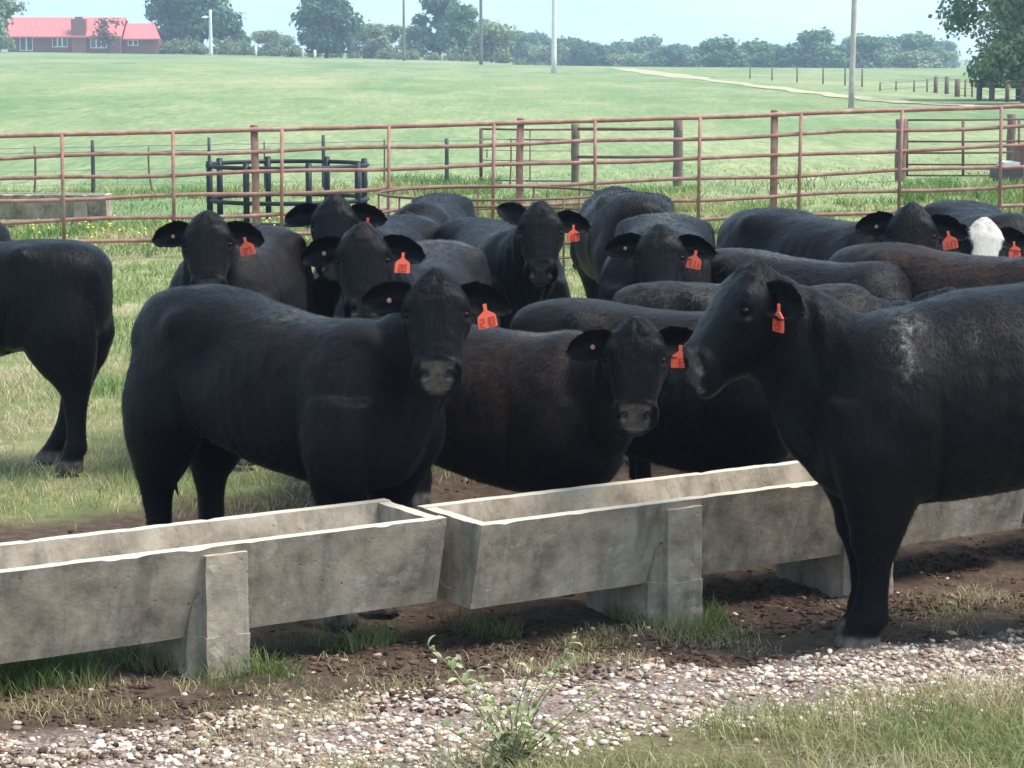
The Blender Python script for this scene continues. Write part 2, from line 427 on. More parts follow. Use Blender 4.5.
def foot_mesh(seed):
    """upright front and back posts that clasp the sloping walls, on one block that runs under the basin"""
    VA, FA = [], []
    for part in range(3):
        if part == 0: V, F = rough_box((-.085, -.012, .10), (.085, .10, THt - .03), .035, .010, seed)
        elif part == 1: V, F = rough_box((-.085, TW - .10, .10), (.085, TW + .012, THt - .03), .035, .010, seed + 3)
        else: V, F = rough_box((-.088, -.014, -.22), (.088, TW + .014, .145), .035, .012, seed + 5)
        k = np.clip((V[:, 2] - .13) / .35, 0, 1)
        if part == 0: b = V[:, 1] > .05; V[:, 1] -= b * .075 * k
        if part == 1: b = V[:, 1] < TW - .05; V[:, 1] += b * .075 * k
        back = (V[:, 1] > .03) & (V[:, 0] < -.05)
        V[:, 0] -= back * .05 * (1 - k)
        FA += [tuple(int(i) + len(VA) for i in f) for f in F]; VA += [tuple(v) for v in V]
    return mesh_np('foot', np.array(VA), FA, CONC)
FOOT = [foot_mesh(41), foot_mesh(52)]
def trough(x, y, rz, z, label, feet=(.98, 1.98), group='concrete feed troughs'):
    t = empty('feed_trough', (x, y, z), rz); tag(t, label, 'trough', group)
    link('basin', BASIN, t)
    link('end_wall', ENDW, t, (.004, 0, 0)); link('end_wall', ENDW, t, (TL - .059, 0, 0))
    for i, q in enumerate(feet): link('foot', FOOT[i % 2], t, (q, 0, 0))
    return t
ux, uy = TD
# right end of the left trough at (-.24, 9.13); left end of the right trough at (-.11, 9.07)
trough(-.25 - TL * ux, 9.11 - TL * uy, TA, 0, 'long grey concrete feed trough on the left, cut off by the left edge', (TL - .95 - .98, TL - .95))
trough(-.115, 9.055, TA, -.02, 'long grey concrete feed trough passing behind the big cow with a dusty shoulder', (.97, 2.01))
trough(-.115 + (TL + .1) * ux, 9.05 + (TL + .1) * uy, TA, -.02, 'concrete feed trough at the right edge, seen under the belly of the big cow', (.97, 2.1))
bt = trough(x_at(103, 33.0) - TL * .99, 33.2, R(-3), g1(-7, 33) - .02, 'low concrete trough lying in the grass beyond the rusty pipe fence on the left', (.4, 2.6))

# ------------------------------------------------------------------ cattle
def ring(center, a1, a2, r1, r2, n=20, p=2.0, flat=None):
    """superellipse ring; a1, a2 axes, r1 r2 radii"""
    out = []
    for k in range(n):
        t = 2 * math.pi * k / n; c, s = math.cos(t), math.sin(t)
        out.append(Vector(center) + a1 * (math.copysign(abs(c) ** (2 / p), c) * r1) + a2 * (math.copysign(abs(s) ** (2 / p), s) * r2))
    return out
def loft(rings):
    n = len(rings[0]); V = [v for r in rings for v in r]; F = []
    for i in range(len(rings) - 1):
        for k in range(n):
            k2 = (k + 1) % n; F.append((i * n + k, i * n + k2, (i + 1) * n + k2, (i + 1) * n + k))
    c0 = sum(rings[0], Vector()) / n; c1 = sum(rings[-1], Vector()) / n
    b = len(V); V += [c0, c1]
    for k in range(n):
        k2 = (k + 1) % n; F.append((b, k2, k)); m = (len(rings) - 1) * n; F.append((b + 1, m + k, m + k2))
    return V, F
X_, Y_, Z_ = Vector((1, 0, 0)), Vector((0, 1, 0)), Vector((0, 0, 1))
def catmull(tab, m):
    """resample a table of rows smoothly"""
    tab = np.array(tab, float); n = len(tab); t = np.linspace(0, n - 1, m); out = []
    for q in t:
        i = min(int(q), n - 2); f = q - i
        p0, p1, p2, p3 = tab[max(i - 1, 0)], tab[i], tab[i + 1], tab[min(i + 2, n - 1)]
        out.append(.5 * ((2 * p1) + (-p0 + p2) * f + (2 * p0 - 5 * p1 + 4 * p2 - p3) * f * f + (-p0 + 3 * p1 - 3 * p2 + p3) * f ** 3))
    return np.array(out)
TORSO = [  # x, top, bottom, half width, exponent
    (-.835, 1.13, .86, .07, 2.2), (-.805, 1.20, .76, .165, 2.4), (-.72, 1.240, .70, .232, 2.8), (-.58, 1.262, .68, .275, 3.0), (-.40, 1.262, .665, .298, 3.0),
    (-.18, 1.240, .600, .320, 2.7), (.06, 1.225, .550, .332, 2.5), (.28, 1.228, .52, .312, 2.4), (.46, 1.25, .515, .285, 2.3), (.57, 1.235, .53, .265, 2.2), (.65, 1.17, .565, .220, 2.1), (.71, 1.05, .63, .145, 2.0), (.735, .95, .72, .06, 2.0)]
FLEG = [(.50, .95, .17, .11), (.49, .80, .175, .125), (.47, .68, .150, .115), (.455, .57, .112, .092), (.452, .47, .080, .072), (.458, .41, .072, .066), (.452, .35, .055, .050), (.445, .26, .047, .043), (.445, .17, .048, .044), (.45, .125, .057, .051), (.465, .088, .051, .047), (.480, .055, .062, .054), (.490, .0, .074, .062)]
HLEG = [(-.58, 1.02, .20, .13), (-.60, .88, .205, .152), (-.605, .76, .205, .152), (-.62, .66, .180, .135), (-.635, .575, .146, .110), (-.655, .50, .108, .082), (-.675, .44, .080, .064), (-.672, .38, .062, .053), (-.668, .28, .051, .046), (-.662, .18, .050, .046), (-.653, .13, .058, .052), (-.637, .09, .052, .048), (-.620, .055, .063, .055), (-.608, .0, .074, .062)]
HEAD = [  # along face, half width, face line, jaw line, exponent of the face, exponent of the jaw
    (-.060, .012, -.070, -.105, 2.0, 2.0), (-.052, .040, -.045, -.140, 2.0, 2.0), (-.030, .064, -.015, -.175, 2.0, 2.0), (.005, .090, .010, -.215, 2.1, 2.0), (.05, .118, .022, -.25, 2.4, 2.0), (.10, .136, .024, -.272, 2.6, 2.0), (.15, .142, .018, -.284, 2.7, 2.0), (.205, .133, .010, -.280, 2.7, 2.0), (.265, .116, .002, -.258, 2.7, 2.0), (.325, .101, -.006, -.222, 2.7, 2.1),
    (.375, .094, -.011, -.198, 2.7, 2.2), (.415, .096, -.016, -.190, 2.7, 2.3), (.445, .098, -.025, -.185, 2.7, 2.3), (.466, .091, -.040, -.176, 2.5, 2.2), (.478, .068, -.062, -.160, 2.2, 2.1), (.483, .034, -.086, -.140, 2.0, 2.0), (.4855, .00002, -.112, -.11204, 2.0, 2.0)]
def head_geo(nu, nv, seed, jaw=1.0):
    """finely modelled head in head coordinates; returns vertices and quads"""
    tab = catmull(HEAD, nu); V = []
    for (x, w, zt, zb, pf, pj) in tab:
        zm = zt * .55 + zb * .45
        for k in range(nv):
            t = 2 * math.pi * k / nv; c, sn = math.cos(t), math.sin(t)
            p = pf if sn > 0 else pj
            y = math.copysign(abs(c) ** (2 / p), c) * max(w, .00001); z = math.copysign(abs(sn) ** (2 / p), sn)
            z = zm + z * ((zt - zm) if sn > 0 else (zm - zb))
            q = (z - zb) / max(zt - zb, .01); y *= 1 - .38 * max(0, .5 - q) / .5
            V.append((x, y, z))
    V = np.array(V); n = nu * nv
    idx = np.arange(n).reshape(nu, nv); r2 = np.roll(idx, -1, 1)
    Q = np.stack([idx[:-1], r2[:-1], r2[1:], idx[1:]], -1).reshape(-1, 4)
    caps = []
    for row, rev in ((0, 1), (nu - 1, 0)):
        for k in range(nv // 2 - 1):
            a = [idx[row, k], idx[row, k + 1], idx[row, nv - 2 - k], idx[row, nv - 1 - k]]; caps.append(a[::-1] if not rev else a)
    Q = np.concatenate([Q, np.array(caps)])
    # normals by rings
    G = V.reshape(nu, nv, 3); du = np.gradient(G, axis=0); dv = np.roll(G, -1, 1) - np.roll(G, 1, 1); N = np.cross(dv, du).reshape(-1, 3); N /= np.linalg.norm(N, axis=1)[:, None] + 1e-9
    if (N[:, 1] * V[:, 1]).sum() < 0: N = -N; Q = Q[:, ::-1]
    ha = np.abs(V[:, 1])
    def hb(x, y, z, r, a, rx=None): return a * np.exp(-(((V[:, 0] - x) / (rx or r)) ** 2 + ((ha - y) / r) ** 2 + ((V[:, 2] - z) / r) ** 2))
    D = hb(.120, .120, .006, .030, .013, .036) - hb(.168, .134, -.040, .025, .018) + hb(.196, .136, -.066, .018, .008) + hb(.140, .138, -.034, .016, .010) - hb(.245, .115, -.085, .040, .012, .05)      # brow, socket, lower lid, hollow before the cheek
    D += hb(.17, .10, -.20, .07, .012) - hb(.34, .09, -.12, .045, .006) - hb(.30, .0, .0, .04, .002)
    D += hb(-.02, .0, -.01, .040, .016) + hb(.03, .03, .02, .03, .005)                                                   # hairy poll
    D += hb(.425, .090, -.065, .030, .006)
    D -= hb(.464, .050, -.066, .0150, .042, .030) + hb(.455, .066, -.078, .012, .026, .03) + hb(.45, .078, -.088, .010, .012, .03)                                     # nostrils with comma tails
    D += hb(.440, .056, -.032, .018, .010, .03) + hb(.466, .0, -.06, .022, .005, .03)
    mz = V[:, 2] + .137 + .14 * np.clip(.465 - V[:, 0], 0, .12)
    D -= np.exp(-(mz / .0065) ** 2) * ss(.34, .39, V[:, 0]) * .010                                                        # mouth line
    D += np.exp(-((mz + .018) / .012) ** 2) * ss(.38, .42, V[:, 0]) * .005 + np.exp(-((mz - .020) / .014) ** 2) * ss(.38, .42, V[:, 0]) * .004
    nose = ss(.425, .452, V[:, 0]) * (1 - ss(.052, .074, ha + .5 * np.clip(-.085 - V[:, 2], 0, .2))) * ss(-.152, -.128, V[:, 2])
    lip = ss(.39, .43, V[:, 0]) * (1 - nose)
    nz = (fbm(V[:, 0] * 30, V[:, 1] * 30 + V[:, 2] * 21, 300 + seed, 3) - .5)
    D += nz * (.010 * ss(.20, .02, V[:, 0]) + .003)
    row = np.repeat(np.arange(nu), nv); D = D * ss(nu - 1, nu - 1 - .09 * nu, row)
    V = V.copy(); f = np.clip((V[:, 0] - .27) / .20, 0, 1) ** 1.6; V[:, 0] -= f * np.maximum(V[:, 2] + .125, -.035) * .66      # the nose pad slopes: its top lies back, the lip forward
    G = V.reshape(nu, nv, 3); du = np.gradient(G, axis=0); dv = np.roll(G, -1, 1) - np.roll(G, 1, 1); N2 = np.cross(dv, du).reshape(-1, 3); N2 /= np.linalg.norm(N2, axis=1)[:, None] + 1e-9
    if (N2 * N).sum() < 0: N2 = -N2
    V = V + N2 * D[:, None]; V[:, 0] *= .90
    if jaw != 1: V[:, 2] = np.where(V[:, 2] < -.09, -.09 + (V[:, 2] + .09) * jaw, V[:, 2])
    return V, Q, nose, lip
TMP = []
def make_cow(label, X, Y, hd, s=1.0, poll=None, look=None, pitch=62, roll=0, hs=1.0, vox=.013, tags='', mods=None, group='black cattle crowding the feed trough', arch=None, legs=None, seed=0, neckdrop=0., earup=(0, 0), digits='21', number=True, fat=1.0, nk_f=1.0, belly=0., leg_f=1.0, nk_e=1.0, jaw=1.0):
    """X, Y: ground point under the trunk; hd: heading in degrees; poll: world point of the top of the head; look: heading of the face"""
    rs = random.Random(seed * 13 + 5)
    z0 = g1(X, Y); h = R(hd)
    loc = Vector((X, Y, z0 + .012)); rot = Matrix.Rotation(h, 3, 'Z'); inv = rot.transposed()
    V = []; F = []
    def add(vf):
        b = len(V); V.extend(vf[0]); F.extend(tuple(i + b for i in f) for f in vf[1])
    tt = catmull(TORSO, 44); rings = []
    for (x, zt, zb, w, p) in tt:
        if arch: zt += np.interp(x, *arch)
        zb += belly * np.clip((zt - zb) / .7, 0, 1)
        bel = 1.0
        r = ring(Vector((x, 0, (zt + zb) / 2)) * s, Y_, Z_, w * s * fat, (zt - zb) / 2 * s, 32, p)
        # wider low down at the barrel, narrower at the spine
        for v in r:
            q = (v.z / s - zb) / max(zt - zb, .01)
            v.y *= 1.05 - (.08 if x < -.3 else .17) * max(0, q - .55) / .45
        rings.append(r)
    add(loft(rings))
    legs = legs or {}
    for i, (tab, side) in enumerate(((FLEG, 1), (FLEG, -1), (HLEG, 1), (HLEG, -1))):
        sw = legs.get(i, (0, 0)); rings = []
        t2 = catmull(tab, 40)
        for (x, z, rx, ry) in t2:
            k = np.clip((.72 - z) / .72, 0, 1)
            yy = side * np.interp(z, [0, .45, .8, 1.0], ([.135, .15, .195, .17] if i < 2 else [.15, .155, .165, .14]))
            # lean
            rings.append(ring(Vector((x + (.05 if i < 2 else 0) + sw[0] * k, yy + sw[1] * k, z)) * s, X_, Y_, rx * s * (1 + (leg_f - 1) * float(ss(.85, .45, z))), ry * s * (1 + (leg_f - 1) * float(ss(.85, .45, z))), 18, 2.2))
        add(loft(rings))
    # ---- head frame in local coordinates
    if poll is None: poll = loc + rot @ (Vector((1.12, 0, 1.36)) * s)
    pl = inv @ (Vector(poll) - loc)
    yaw = R((look if look is not None else hd) - hd); ph = R(pitch)
    u = Vector((math.cos(yaw) * math.cos(ph), math.sin(yaw) * math.cos(ph), -math.sin(ph)))
    nrm = Vector((math.cos(yaw) * math.sin(ph), math.sin(yaw) * math.sin(ph), math.cos(ph)))
    if roll: nrm = Matrix.Rotation(R(roll), 3, u) @ nrm
    lat = nrm.cross(u)
    HM = Matrix((u, lat, nrm)).transposed()          # columns: face axis, lateral, normal
    def hp(a, b, c): return pl + HM @ (Vector((a, b, c)) * hs)
    # ---- neck: bezier from the shoulders to the back of the skull
    p0 = Vector((.38, 0, .90 - neckdrop)) * s; p3 = hp(.10, 0, -.13)
    fw = Vector((1, 0, .12))
    p1 = p0 + fw * .24 * s; back = (-u * .35 - nrm * .9); back.normalize()
    p2 = p3 + back * .26
    rings = []; nk = 22
    for i in range(nk + 1):
        t = i / nk; c = (p0 * (1 - t) ** 3 + p1 * 3 * t * (1 - t) ** 2 + p2 * 3 * t * t * (1 - t) + p3 * t ** 3)
        d = ((p1 - p0) * (1 - t) ** 2 + (p2 - p1) * 2 * t * (1 - t) + (p3 - p2) * t * t).normalized()
        a = Z_.cross(d)
        if a.length < .2: a = lat.copy()
        a.normalize(); b = d.cross(a)
        e = t ** .80
        rv = (.325 * (1 - e) * nk_f + .125 * hs * nk_e * e); rl = (.245 * (1 - e) * fat + .104 * hs * e)
        rings.append(ring(c - b * .02, a, b, rl, rv, 26, 2.2))
    add(loft(rings))
    # dewlap and brisket
    rings = []
    for t in np.linspace(0, 1, 13):
        c = (Vector((.60, 0, .64)) * s).lerp(hp(.16, 0, -.22), t) + Vector((.03, 0, -.02)) * math.sin(math.pi * t); rr = (.15 * (1 - t) + .055 * t) * s * (.35 + .65 * math.sin(math.pi * min(1, .12 + t)) ** .4 if t > .85 or t < .1 else 1)
        rings.append(ring(c, Y_, X_, rr * .66, rr * 1.0, 16))
    add(loft(rings))
    me = mesh_np('cow_raw', np.array([tuple(v) for v in V]), F)
    o = bpy.data.objects.new('raw', me); C.objects.link(o)
    md = o.modifiers.new('r', 'REMESH'); md.mode = 'VOXEL'; md.voxel_size = vox
    info = dict(o=o, label=label, loc=loc, h=h, s=s, hs=hs, pl=pl, HM=HM, u=u, lat=lat, nrm=nrm, vox=vox, tags=tags, mods=mods or {}, group=group, seed=seed, earup=earup, digits=digits, hp=hp, jaw=jaw)
    TMP.append(info)
def smooth_np(V, E, w, it):
    n = len(V); deg = np.bincount(E.ravel(), minlength=n)[:, None].astype(float); deg[deg == 0] = 1
    for _ in range(it):
        S = np.empty_like(V)
        for a in range(3): S[:, a] = np.bincount(E[:, 0], V[E[:, 1], a], n) + np.bincount(E[:, 1], V[E[:, 0], a], n)
        V = V + (S / deg - V) * w
    return V
def noise3(P, f, seed): return (fbm(P[:, 0] * f, P[:, 2] * f + P[:, 1] * f * .7, seed, 3) + fbm(P[:, 1] * f + 9, P[:, 2] * f - P[:, 0] * f * .6, seed + 7, 3)) / 2 - .5
def normals(me):
    a = np.empty(len(me.vertices) * 3, np.float32); me.vertex_normals.foreach_get('vector', a); return a.reshape(-1, 3).astype(float)
DIG = {'0': 'abcdef', '1': 'bc', '2': 'abged', '3': 'abgcd', '4': 'fgbc', '5': 'afgcd', '6': 'afgedc', '7': 'abc', '8': 'abcdefg', '9': 'abcdfg'}
SEG = {'a': ((0, 2), (1, 2)), 'b': ((1, 2), (1, 1)), 'c': ((1, 1), (1, 0)), 'd': ((0, 0), (1, 0)), 'e': ((0, 1), (0, 0)), 'f': ((0, 2), (0, 1)), 'g': ((0, 1), (1, 1))}
def tag_mesh():
    out = [(-.0075, 0), (.0075, 0), (.0075, -.026), (.018, -.034), (.036, -.046), (.040, -.056), (.041, -.092), (.038, -.098), (-.038, -.098), (-.041, -.092), (-.040, -.056), (-.036, -.046), (-.018, -.034), (-.0075, -.026)]
    n = len(out); V = []; th = .0022
    for y in (-th, th): V += [(x, y - .05 * max(0, -z - .03) ** 1.5, z) for x, z in out]
    F = [tuple(range(n)), tuple(range(2 * n - 1, n - 1, -1))] + [(i, i + n, (i + 1) % n + n, (i + 1) % n) for i in range(n)]
    b = MB(); b.v = V; b.f = F
    return b
TAGMESH = tag_mesh().mesh('ear_tag', TAGM)
def digit_mesh(txt):
    b = MB(); w = .014; gap = .0215; x0 = -gap * (len(txt) - 1) / 2 - w / 2
    for i, ch in enumerate(txt):
        for sg in DIG[ch]:
            (ax, az), (bx, bz) = SEG[sg]; hh = .016; t = .0028
            xa, xb = sorted((ax, bx)); za, zb = sorted((az, bz))
            b.box((x0 + i * gap + xa * w - t, -.0046, -.090 + za * hh - t), (x0 + i * gap + xb * w + t, -.0036, -.090 + zb * hh + t))
    b.v = [(x, y - .05 * max(0, -z - .03) ** 1.5, z) for x, y, z in b.v]
    return b.mesh('tag_number', TAGD)
def uv_sphere(r, n=14, m=9, sc=(1, 1, 1)):
    b = MB(); V = []; F = []
    for j in range(m + 1):
        ph = math.pi * j / m
        for i in range(n): V.append((r * sc[0] * math.sin(ph) * math.cos(2 * math.pi * i / n), r * sc[1] * math.sin(ph) * math.sin(2 * math.pi * i / n), r * sc[2] * math.cos(ph)))
    for j in range(m):
        for i in range(n): F.append((j * n + i, j * n + (i + 1) % n, (j + 1) * n + (i + 1) % n, (j + 1) * n + i))
    b.v = V; b.f = F; return b
EYEM = uv_sphere(.0150).mesh('eye', EYE, True)
BUTM = uv_sphere(.011, 10, 6, (1, .5, 1)).mesh('tag_button', BUTTON, True)
BUTY = uv_sphere(.0175, 12, 6, (1, .5, 1)).mesh('tag_button', BUTTONY, True)
def ear_geo(side, up=0.0):
    """ear in head coordinates (face axis, lateral, normal): a cupped leaf pointing sideways and back"""
    base = Vector((.060, side * .098, -.080)); tipd = Vector((-.10 - up, side * 1.0, -.20)).normalized()
    openv = Vector((.35, -side * .25, .9)); openv = (openv - tipd * openv.dot(tipd)).normalized()
    wv = openv.cross(tipd) * side
    L = .205; V = []; n = 18; m = 15
    rs = random.Random(int(side * 3 + up * 100) + 40)
    wob = [rs.uniform(-.004, .004) for _ in range(n)]
    for layer in (0, 1):
        for i in range(n):
            t = i / (n - 1)
            w = .068 * math.sin(math.pi * (.19 + .81 * t) ** 1.0) ** .50 if t < 1 else .006
            w = max(w, .006) + wob[i] * (t > .2)
            for k in range(m):
                q = -1 + 2 * k / (m - 1); cup = -.050 * (1 - q * q) * math.sin(math.pi * min(1, .2 + t * .72))
                edge = .009 * (1 - abs(q) ** 3) * (1 - .7 * t) + .0025
                c = base + tipd * (L * t) + wv * (w * q) + openv * (cup + .022 * q * q * (1 - t) + (-edge if layer else edge)) + Vector((.035, 0, -.01)) * t * t
                V.append(c)
    F = []
    for layer in (0, 1):
        o = layer * n * m
        for i in range(n - 1):
            for k in range(m - 1):
                f = (o + i * m + k, o + i * m + k + 1, o + (i + 1) * m + k + 1, o + (i + 1) * m + k); F.append(f if layer == 0 else f[::-1])
    o = n * m
    for i in range(n - 1):
        F.append((i * m, (i + 1) * m, o + (i + 1) * m, o + i * m)); F.append((i * m + m - 1, o + i * m + m - 1, o + (i + 1) * m + m - 1, (i + 1) * m + m - 1))
    for k in range(m - 1): F.append(((n - 1) * m + k, (n - 1) * m + k + 1, o + (n - 1) * m + k + 1, o + (n - 1) * m + k))
    attach = base + tipd * (L * .46) + Vector((.02, 0, 0))
    return V, F, attach, openv, tipd
def fur(c, V, Q, Nn, m1, m2, n, Vb, qe, I):
    """short hair lying along the coat, one sliver of a triangle per hair"""
    near = I['vox'] < .011; far = I['vox'] > .0145; r_ = np.random.default_rng(I['seed'] + 50); s = I['s']
    cnt = 85000 if near else (12000 if far else 26000)
    Q = Q[:qe]; A = V[Q]; area = np.linalg.norm(np.cross(A[:, 2] - A[:, 0], A[:, 3] - A[:, 1]), axis=1) * .5
    ctr = A.mean(1); ish = (Q[:, 0] >= Vb) & (Q[:, 0] < n); isear = Q[:, 0] >= n
    wgt = area * np.where(ish, 1.6, np.where(isear, 1.3, 1)) * (ctr[:, 2] > .10 * s)
    wgt[~isear] *= 1 - m1[np.minimum(Q[~isear, 0], n - 1), 0]
    cdf = np.cumsum(wgt); k = np.searchsorted(cdf, r_.random(cnt) * cdf[-1]); k = np.minimum(k, len(Q) - 1)
    a, b = r_.random(cnt)[:, None], r_.random(cnt)[:, None]; q = A[k]
    P = (q[:, 0] * (1 - a) + q[:, 1] * a) * (1 - b) + (q[:, 3] * (1 - a) + q[:, 2] * a) * b
    N = Nn[Q[k, 0]]; N = N / (np.linalg.norm(N, axis=1)[:, None] + 1e-9)
    h = ish[k]; e = isear[k]
    u = np.array(I['u']); flow = np.tile(np.array([-.75, 0, -.55]), (cnt, 1)); flow[:, 2] -= .5 * np.abs(N[:, 1])
    flow[h] = u * .4 - np.array([0, 0, .5]); lat = np.array(I['lat']); sgn = np.sign((P - np.array(I['pl'])) @ lat)[:, None]
    flow = np.where(h[:, None], flow + lat * sgn * .5, flow); flow = np.where(e[:, None], lat * sgn * 1.0 + np.array([0, 0, -.25]), flow)
    sw = fbm(P[:, 0] * 7 + P[:, 1] * 5, P[:, 2] * 7, 410 + I['seed'], 2) - .5
    flow = flow + r_.normal(size=(cnt, 3)) * .22; flow[:, 0] += sw * 1.2
    T = flow - N * (flow * N).sum(1)[:, None]; T /= np.linalg.norm(T, axis=1)[:, None] + 1e-9
    hx_ = (P - np.array(I['pl'])) @ np.array(I['HM'])
    L = np.where(h, .011 + .020 * ss(.10, -.02, hx_[:, 0]), np.where(e, .020, .030)) * r_.uniform(.6, 1.35, cnt)
    W = (.0011 if near else (.0030 if far else .0018)) * r_.uniform(.7, 1.3, cnt)
    S = np.cross(N, T); lift = r_.uniform(.10, .34, cnt)[:, None]
    P = P - N * .001
    tri = np.stack([P - S * W[:, None], P + S * W[:, None], P + T * L[:, None] + N * (L[:, None] * lift)], 1).reshape(-1, 3)
    me = mesh_np('coat_hair', tri, np.arange(cnt * 3).reshape(-1, 3), COAT)
    vi = np.minimum(Q[k, 0], n - 1); hbv = .5 + 2.6 * r_.random(cnt) ** 2.5; hbv = np.where(m2[vi, 0] > .2, .9, hbv)
    for nm, arr in (('mask', m1), ('mask2', m2)):
        v = arr[vi].copy(); v[e, :3] = 0; v[:, 3] = hbv if nm == 'mask' else 1; v[e, 2] = .9; v[:, 2] *= (1 if nm == 'mask2' else 0); at = me.attributes.new(nm, 'FLOAT_COLOR', 'POINT'); at.data.foreach_set('color', np.repeat(v, 3, 0).astype(np.float32).ravel())
    link('coat_hair', me, c)
COWS = {}
def finish_cows():
    bpy.context.view_layer.update()
    dg = bpy.context.evaluated_depsgraph_get()
    for I in TMP:
        ev = I['o'].evaluated_get(dg); me0 = bpy.data.meshes.new_from_object(ev)
        n = len(me0.vertices); V = np.empty(n * 3, np.float32); me0.vertices.foreach_get('co', V); V = V.reshape(-1, 3).astype(float)
        E = np.empty(len(me0.edges) * 2, np.int32); me0.edges.foreach_get('vertices', E); E = E.reshape(-1, 2)
        ls = np.empty(len(me0.loops), np.int32); me0.loops.foreach_get('vertex_index', ls); Q = ls.reshape(-1, 4)
        s, hs, vox = I['s'], I['hs'], I['vox']
        HM = np.array(I['HM']); pl = np.array(I['pl'])
        H = (V - pl) @ HM / hs                                   # head coordinates
        inhead = np.zeros(n)
        hoof = 1 - ss(.055, .078, V[:, 2] / s)
        w = 1 - .70 * (1 - ss(.2, .45, V[:, 2] / s))
        V = smooth_np(V, E, w[:, None] * .6, max(5, int(15 * (.011 / vox) ** 1.3)))
        me0.vertices.foreach_set('co', V.astype(np.float32).ravel()); me0.update()
        Nn = normals(me0)
        # ---- relief
        body = 1 - inhead
        Vs = V / s
        sd = I['seed'] * 3
        D = body * (noise3(V, 4.5, 100 + sd) * .026 + noise3(V, 15, 120 + sd) * .009)
        # shoulder blade, hip, ribs, stifle fold
        sg = np.abs(Vs[:, 1])
        def blob(x, y, z, r, a):
            d2 = ((Vs[:, 0] - x) / r[0]) ** 2 + ((sg - y) / r[1]) ** 2 + ((Vs[:, 2] - z) / r[2]) ** 2
            return a * np.exp(-d2)
        D += blob(.50, .24, .98, (.12, .2, .24), .028) + blob(.58, .24, .72, (.10, .2, .10), .020) + blob(-.42, .24, 1.19, (.07, .08, .06), .030) + blob(-.76, .13, 1.10, (.06, .07, .07), .022) + blob(-.42, .22, .72, (.12, .2, .13), .018)
        D -= blob(-.22, .28, 1.08, (.12, .14, .12), .032) + blob(.34, .3, .80, (.06, .2, .28), .014) + blob(-.62, .2, 1.06, (.10, .12, .10), .010)
        D += ((sg > .15) * np.sin(Vs[:, 0] * 75 + Vs[:, 2] * 8) * .0022) * ss(-.15, 0, Vs[:, 0]) * (1 - ss(.2, .35, Vs[:, 0])) * ss(.55, .7, Vs[:, 2]) * (1 - ss(1.05, 1.15, Vs[:, 2])) * body
        D -= (np.exp(-((Vs[:, 0] + .335 + .28 * (Vs[:, 2] - .75)) / .022) ** 2) * ss(.58, .66, Vs[:, 2]) * (1 - ss(.88, 1.02, Vs[:, 2])) * (sg > .12)) * .014        # flank fold
        D -= (np.exp(-((Vs[:, 0] - .335 - .10 * (Vs[:, 2] - .7)) / .022) ** 2) * ss(.50, .58, Vs[:, 2]) * (1 - ss(.85, 1.0, Vs[:, 2])) * (sg > .12)) * .013          # behind the elbow
        # neck folds
        nkm = ss(.62, .75, Vs[:, 0]) * body * (Vs[:, 2] > .55)
        D += nkm * np.sin(Vs[:, 0] * 48 + noise3(V, 6, 55) * 9) * .006
        D = D * s * (1 - .5 * hoof)
        cleft = np.exp(-((np.mod(np.abs(Vs[:, 1]), 10) - .150) / .006) ** 2) * hoof * ss(.0, .02, Nn[:, 0] + .6); D -= cleft * .010
        V = V + Nn * D[:, None]
        V[:, 2] = np.maximum(V[:, 2], .0)
        Vs = V / s
        # ---- the head joins the same mesh
        near = vox < .011
        hv, hq, nose_h, lip = head_geo(*((150, 120) if near else (80, 64)), I['seed'], I['jaw'])
        Vb = n
        V = np.concatenate([V, hv * hs @ HM.T + pl]); Q = np.concatenate([Q, hq + Vb]); n = len(V)
        Vs = V / s; H = (V - pl) @ HM / hs
        # ---- masks
        m1 = np.zeros((n, 4), np.float32); m2 = np.zeros((n, 4), np.float32); m1[:, 3] = m2[:, 3] = 1
        m1[Vb:, 0] = nose_h; m1[:Vb, 2] = hoof * .9; m2[Vb:, 2] = lip * .25
        for kind, lst in I['mods'].items():
            for (cx, cy, cz, rx, ry, rz_, a) in lst:
                if kind == 'white':
                    d2 = ((H[:, 0] - cx) / rx) ** 2 + ((H[:, 1] - cy) / ry) ** 2 + ((H[:, 2] - cz) / rz_) ** 2
                    wv_ = a * ss(1.25, .9, d2 + noise3(V, 30, 9) * .8); wv_[:Vb] = 0
                    m2[:, 0] = np.maximum(m2[:, 0], wv_)
                else:
                    d2 = ((Vs[:, 0] - cx) / rx) ** 2 + ((Vs[:, 1] - cy) / ry) ** 2 + ((Vs[:, 2] - cz) / rz_) ** 2
                    v = a * np.exp(-d2 ** 1.5)
                    if kind == 'rust': m1[:, 1] = np.maximum(m1[:, 1], v)
                    if kind == 'dust': m2[:, 1] = np.maximum(m2[:, 1], v)
                    if kind == 'brown': m2[:, 2] = np.maximum(m2[:, 2], v)
        m2[:, 0] *= (1 - m1[:, 0])
        # ---- ears and tail joined in
        Va = [V]; Qa = [Q]; base = n
        att = []
        for side, up in ((1, I['earup'][0]), (-1, I['earup'][1])):
            ev_, ef, a, ov, td = ear_geo(side, up + random.Random(I['seed'] * 7 + side).uniform(-.14, .14))
            P = np.array([tuple(v) for v in ev_]) * hs @ HM.T + pl
            Va.append(P); Qa.append(np.array(ef) + base); base += len(P); att.append((a, ov, td))
        tl = MB(); pts = []; rad = []
